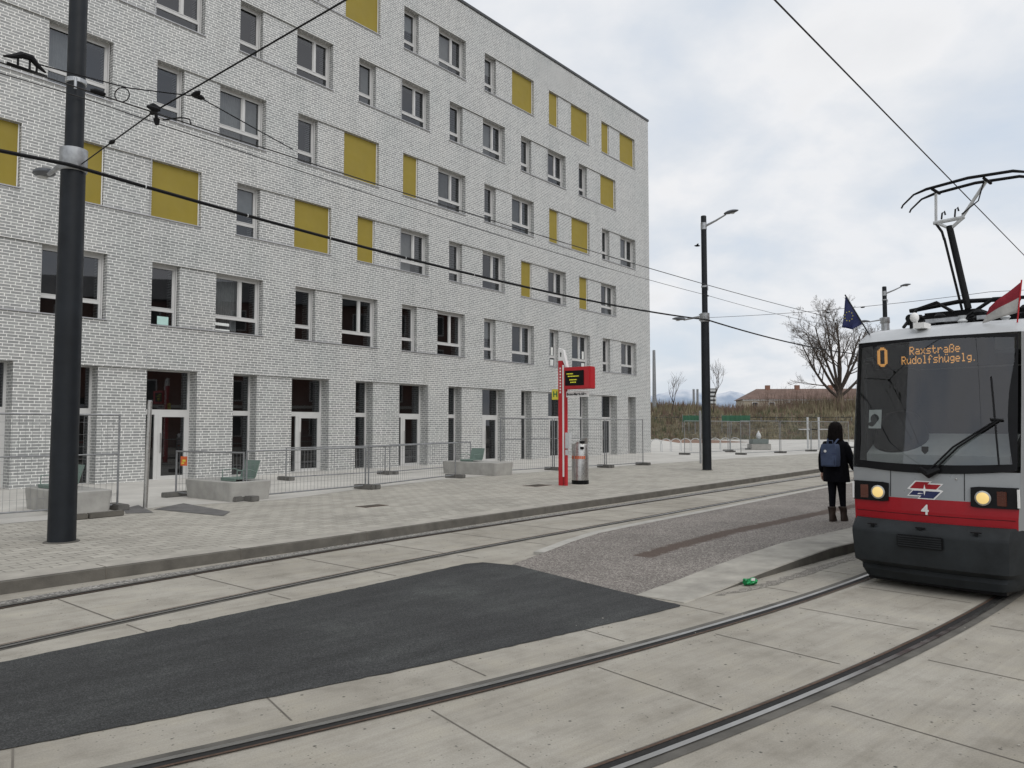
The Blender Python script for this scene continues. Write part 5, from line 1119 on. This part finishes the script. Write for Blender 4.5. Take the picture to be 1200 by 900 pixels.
tag(b.build('bank_grass', SCRUBS), 'dry grass covering the bank', 'grass', kind='stuff')
b = MB()
for _ in range(2300):
    x = rnd.uniform(12, 110); y = rnd.uniform(108, 124); hgt = (1.5 if x < 36 else 1.9 + .6 * math.sin(x * .3)) * rnd.uniform(.6, 1.15); mi = 1 if x < 36 and rnd.random() < .6 else rnd.choice((0, 1, 2, 0)); tuft(x, y, bank_h(x, y), max(.6, hgt), mi, 9, .8)
for _ in range(420):
    x = rnd.uniform(38, 110); y = rnd.uniform(110, 124); hgt = rnd.uniform(3.0, 5.6)
    for _k in range(7):
        a_ = rnd.uniform(-.35, .35); bx = x + rnd.uniform(-.5, .5); l_ = hgt * rnd.uniform(.6, 1); w_ = rnd.uniform(.015, .035); z = bank_h(x, y)
        b.add([(bx - w_, y, z), (bx + w_, y, z), (bx + a_ * l_ + w_ * .3, y + rnd.uniform(-.4, .4), z + l_)], [(0, 1, 2)], 1)
tag(b.build('scrub', SCRUBS), 'brown winter scrub along the top of the bank', 'scrub', kind='stuff')
# bare trees
def bare_tree(loc, h, label, seed, spread=1.0, depth=6, r0=.30, clear=.22, tw=1.0, grp='bare winter trees'):
    rr = random.Random(seed); o = thing('bare_tree', label, 'tree', loc, rr.uniform(0, 6), grp); tb, cb = MB(), MB()
    def grow(p, d, ln, r_, lv):
        pts = [p]; q = p.copy(); dd = d.copy()
        for k in range(3): dd = (dd + Vector((rr.uniform(-.16, .16), rr.uniform(-.16, .16), rr.uniform(-.03, .14)))).normalized(); q = q + dd * ln / 3; pts.append(q.copy())
        (tb if lv <= 1 else cb).tube(pts, [r_, r_ * .88, r_ * .76, r_ * .64], 7 if lv < 3 else 3, cap=False)
        if lv >= depth: return
        nb = 3 if lv < 2 else rr.choice((2, 3, 3))
        for k in range(nb):
            ax = Vector((rr.uniform(-1, 1), rr.uniform(-1, 1), rr.uniform(-.25, .35))).normalized(); nd = (dd * rr.uniform(.55, 1.0) + ax * rr.uniform(.45, .85) * spread + Vector((0, 0, .13))).normalized()
            st = pts[-1] if k == 0 else pts[rr.choice((2, 3))]; grow(st, nd, ln * rr.uniform(.66, .88), max(r_ * rr.uniform(.46, .62), .012 * tw), lv + 1)
    grow(Vector((0, 0, -.2)), Vector((0, 0, 1)), h * clear, r0, 0)
    tb.build('trunk', BARK, o, True); cb.build('crown', TWIG, o, True); return o
p = AT(1196, 470, 118); bare_tree((p.x + 2, p.y, bank_h(p.x, p.y)), 19, 'bare tree showing behind the red and white flag', 5, .9, 6, .45, .25, 1.6)
for u, hh, sd, lb in ((788, 7.0, 3, 'slim bare sapling between the building and the second pole'), (836, 8.0, 4, 'slim bare sapling just right of the second pole')):
    p = AT(u, 483, 106); bare_tree((p.x, p.y, bank_h(p.x, p.y)), hh, lb, sd, .75, 4, .09, .30, 1.2)
def spreading_tree(loc, h, label, seed, grp='bare winter trees'):
    """short trunk, several long limbs from low down, side branches and twigs all along them"""
    rr = random.Random(seed); o = thing('bare_tree', label, 'tree', loc, 0, grp); tb, cb = MB(), MB()
    def branch(p, d, ln, r_, lv, up):
        k = (6, 5, 4, 3, 2)[lv]; pts = [p.copy()]; ds = []; q = p.copy(); dd = d.copy(); w_ = (.10, .15, .2, .25, .28)[lv]
        for _ in range(k): dd = (dd + Vector((rr.uniform(-w_, w_), rr.uniform(-w_, w_), rr.uniform(-w_ * .5, w_ * .8) + up))).normalized(); q = q + dd * ln / k; pts.append(q.copy()); ds.append(dd.copy())
        (tb if lv == 0 else cb).tube(pts, [r_ * (1 - .72 * x / k) for x in range(k + 1)], 7 if lv < 2 else 4 if lv < 3 else 3, cap=False)
        if lv >= 4: return
        n = (9, 7, 6, 5)[lv]
        for c in range(n):
            t_ = rr.uniform(.22, 1.0) * k; a_ = min(k - 1, int(t_)); st = pts[a_].lerp(pts[a_ + 1], t_ - a_); dd = ds[a_]
            ax = Vector((rr.uniform(-1, 1), rr.uniform(-1, 1), rr.uniform(-.6, .8))); ax = (ax - dd * ax.dot(dd)).normalized()
            nd = (dd * rr.uniform(.65, .95) + ax * rr.uniform(.5, .85)).normalized(); branch(st, nd, ln * rr.uniform(.32, .55) * (1.15 - .45 * t_ / k), max(.011, r_ * (1 - .72 * t_ / k) * rr.uniform(.45, .6)), lv + 1, .05)
    tb.tube([(0, 0, -.4), (0, 0, .3), (.05, 0, h * .10), (0, .05, h * .2)], [.62, .5, .44, .40], 9, cap=False)
    for az, el, ln, z0 in ((185, 38, .72, .12), (150, 58, .70, .17), (95, 78, .80, .2), (200, 62, .72, .19), (30, 60, .70, .18), (0, 40, .66, .13), (265, 66, .7, .2), (320, 55, .66, .18), (60, 75, .75, .2)):
        branch(Vector((0, 0, h * z0)), Vector((math.cos(R(az)) * math.cos(R(el)), math.sin(R(az)) * math.cos(R(el)), math.sin(R(el)))), h * ln, h * .016, 0, .05)
    tb.build('trunk', BARK, o, True); cb.build('crown', TWIG, o, True); return o
p = AT(984, 483, 112); spreading_tree((p.x, p.y, bank_h(p.x, p.y)), 14.5, 'large spreading bare tree rising just left of the tram', 9)
# timber power pole behind the corner
p = AT(767, 480, 108); o = thing('power_pole', 'grey power pole rising just right of the building corner', 'pole', (p.x, p.y, bank_h(p.x, p.y) - .2)); b = MB(); b.tube([(0, 0, 0), (0, 0, 8.6)], [.30, .2], 10); b.build('shaft', FENCE, o, True); b = MB(); b.tube([(0, 0, 8.6), (0, 0, 8.66)], [.22, .15], 10); b.build('cap', ZINC, o)
# green netting rail on the bank
NETG = mat('green_netting', (.03, .11, .06), .8, 0, .25, .8)
for u0, u1, lb in ((846, 879, 'green netting strung on the bank right of the second pole'), (800, 822, 'green netting strung on the bank left of the second pole')):
    p, q = AT(u0, 490, 100), AT(u1, 490, 100); ln = (q - p).length; o = thing('safety_net', lb, 'netting', (p.x, p.y, bank_h(p.x, p.y)), math.atan2(q.y - p.y, q.x - p.x), 'green netting')
    zz_ = p.z - bank_h(p.x, p.y); b = MB(); n = 12
    for i in range(n): b.quad((ln * i / n, .05 * (i % 2), zz_ - .45), (ln * (i + 1) / n, .05 * ((i + 1) % 2), zz_ - .45), (ln * (i + 1) / n, .05 * ((i + 1) % 2), zz_ + .35), (ln * i / n, .05 * (i % 2), zz_ + .35))
    b.build('net', NETG, o); b = MB()
    for i in range(4): b.tube([(ln * i / 3, .08, 0), (ln * i / 3, .08, zz_ + .5)], .04, 6)
    b.build('stake', FENCE, o)
# handrail along the top of the bank
p, q = AT(768, 489, 104), AT(998, 489, 104); o = thing('bank_railing', 'long thin railing along the foot of the scrub', 'railing', (p.x, p.y, 0)); ln = (q - p).length; b = MB()
b.tube([(x, 0, p.z) for x in (0, ln / 2, ln)], .05, 6); b.tube([(x, 0, p.z - .5) for x in (0, ln / 2, ln)], .04, 6); b.build('rail', TDARK, o)
for i in range(14): b = MB(); x = ln * i / 13; b.tube([(x, 0, bank_h(p.x + x, p.y) - .1), (x, 0, p.z + .05)], .045, 6); b.build('post', FENCE, o)
# grey block with a pale cone
p = S(892, 528); o = thing('planter', 'grey concrete block with a pale bag on top beyond the fences', 'planter', (p.x, p.y + 1.5, SZ)); b = MB(); b.bbox(-.2, 1.2, 0, 1.0, 0, .42); b.build('base', BENCH, o, False, .03); b = MB(); b.bbox(-.1, 1.05, .05, .9, .421, .75); b.build('upper_block', mat('block_grey_green', (.16, .19, .18), .8), o, False, .03)
o2 = thing('white_bag', 'small pale upright bag standing on the grey block', 'bag', (p.x + .45, p.y + 1.9, SZ + .75)); b = MB(); b.lathe((0, 0, 0), [(.10, 0), (.16, .12), (.17, .25), (.12, .40), (.04, .5)], 12); b.build('sack', LENS, o2, True); b = MB(); b.lathe((0, 0, .49), [(.03, 0), (.06, .05), (.02, .1)], 8); b.build('knot', WPAINT, o2, True)
# bicycle racks
for i in range(9):
    u = 778 + i * 12; p = S(u, 531 - i * .4)
    o = thing('bicycle_rack', ['first', 'second', 'third', 'fourth', 'fifth', 'sixth', 'seventh', 'eighth', 'last'][i] + ' hoop from the left in the row of pale bicycle racks', 'bicycle rack', (p.x, p.y + 2.5, SZ), R(-25), 'pale bicycle hoops')
    b = MB(); pts = [(-.38, 0, 0), (-.38, 0, .45)] + [(-.38 * math.cos(k * math.pi / 10), 0, .45 + .38 * math.sin(k * math.pi / 10)) for k in range(1, 10)] + [(.38, 0, .45), (.38, 0, 0)]; b.tube(pts, .024, 8); b.build('hoop', LENS, o, True)
    b = MB()
    for x in (-.38, .38): b.lathe((x, 0, 0), [(.07, 0), (.07, .01), (.04, .012)], 10)
    b.build('base_plate', ZINC, o)
# red-roofed house far behind
p = AT(872, 468, 210); bd = thing('house', 'long cream house with a red tiled hip roof far beyond the scrub', 'house', (p.x, p.y, 0), R(-6)); WL, WD, EV, RG = 42, 12, p.z, p.z + 3.1
b = MB(); b.bbox(0, WL, 0, WD, 0, EV); b.build('wall', mat('cream_render', (.44, .38, .30), .9, 0, .1, .4), bd)
b = MB(); b.add([(-.6, -.6, EV), (WL + .6, -.6, EV), (WL + .6, WD + .6, EV), (-.6, WD + .6, EV), (4.5, WD / 2, RG), (WL - 4.5, WD / 2, RG)], [(0, 1, 5, 4), (1, 2, 5), (2, 3, 4, 5), (3, 0, 4), (3, 2, 1, 0)]); rf = b.build('roof', mat('roof_tile_red', (.150, .098, .078), .9, 0, .25, .5), bd)
for x in (7, 15, 24, 33): b = MB(); b.bbox(x, x + 1.2, WD / 2 - .6, WD / 2 + .6, RG - .6, RG + 1.0); b.build('chimney', mat('chimney_brick', (.25, .13, .09), .9), rf)
for i in range(9):
    x = 2.2 + i * 4.4; b = MB(); b.bbox(x - .1, x + 1.5, -.08, -.002, EV - 2.7, EV - .7); wf = b.build('window', WPAINT, bd); b = MB(); b.bbox(x + .05, x + 1.35, -.10, -.082, EV - 2.55, EV - .85); b.build('pane', CABIN, wf)
b = MB(); b.bbox(-.4, WL + .4, -.3, .0, EV - .35, EV - .02); b.build('cornice', WPAINT, bd)
# far towers
for u, vt, wd, lb in ((813, 457, 2.0, 'left one of two thin far chimneys on the skyline'), (817.5, 457, 2.0, 'right one of two thin far chimneys on the skyline')):
    p = AT(u, 470, 600); zt = AT(u, vt, 600).z; o = thing('chimney', lb, 'chimney', (p.x, p.y, 0), 0, 'thin far chimneys'); b = MB(); b.lathe((0, 0, 0), [(wd * .55, 0), (wd * .42, zt)], 12); b.build('stack', FENCE, o, True); b = MB(); b.lathe((0, 0, zt), [(wd * .45, 0), (wd * .5, .4), (wd * .3, .8)], 12); b.build('rim', ZINC, o, True)
p = AT(838, 470, 600); o = thing('block_tower', 'pale far tower block on the skyline right of the second pole', 'building', (p.x - 6, p.y, 0)); zt = AT(838, 456, 600).z; b = MB(); b.bbox(0, 7, 0, 8, 0, zt); b.build('wall', LENS, o); b = MB(); b.bbox(-.3, 7.3, -.3, 8.3, zt, zt + .7); b.build('roof', ZINC, o)
for k in range(6): b = MB(); b.bbox(.6, 6.4, -.12, -.02, zt - 3.2 - k * 3.1, zt - 1.8 - k * 3.1); b.build('window', CABIN, o)
# far hills: haze painted into the grey-blue base colour, pale snow above
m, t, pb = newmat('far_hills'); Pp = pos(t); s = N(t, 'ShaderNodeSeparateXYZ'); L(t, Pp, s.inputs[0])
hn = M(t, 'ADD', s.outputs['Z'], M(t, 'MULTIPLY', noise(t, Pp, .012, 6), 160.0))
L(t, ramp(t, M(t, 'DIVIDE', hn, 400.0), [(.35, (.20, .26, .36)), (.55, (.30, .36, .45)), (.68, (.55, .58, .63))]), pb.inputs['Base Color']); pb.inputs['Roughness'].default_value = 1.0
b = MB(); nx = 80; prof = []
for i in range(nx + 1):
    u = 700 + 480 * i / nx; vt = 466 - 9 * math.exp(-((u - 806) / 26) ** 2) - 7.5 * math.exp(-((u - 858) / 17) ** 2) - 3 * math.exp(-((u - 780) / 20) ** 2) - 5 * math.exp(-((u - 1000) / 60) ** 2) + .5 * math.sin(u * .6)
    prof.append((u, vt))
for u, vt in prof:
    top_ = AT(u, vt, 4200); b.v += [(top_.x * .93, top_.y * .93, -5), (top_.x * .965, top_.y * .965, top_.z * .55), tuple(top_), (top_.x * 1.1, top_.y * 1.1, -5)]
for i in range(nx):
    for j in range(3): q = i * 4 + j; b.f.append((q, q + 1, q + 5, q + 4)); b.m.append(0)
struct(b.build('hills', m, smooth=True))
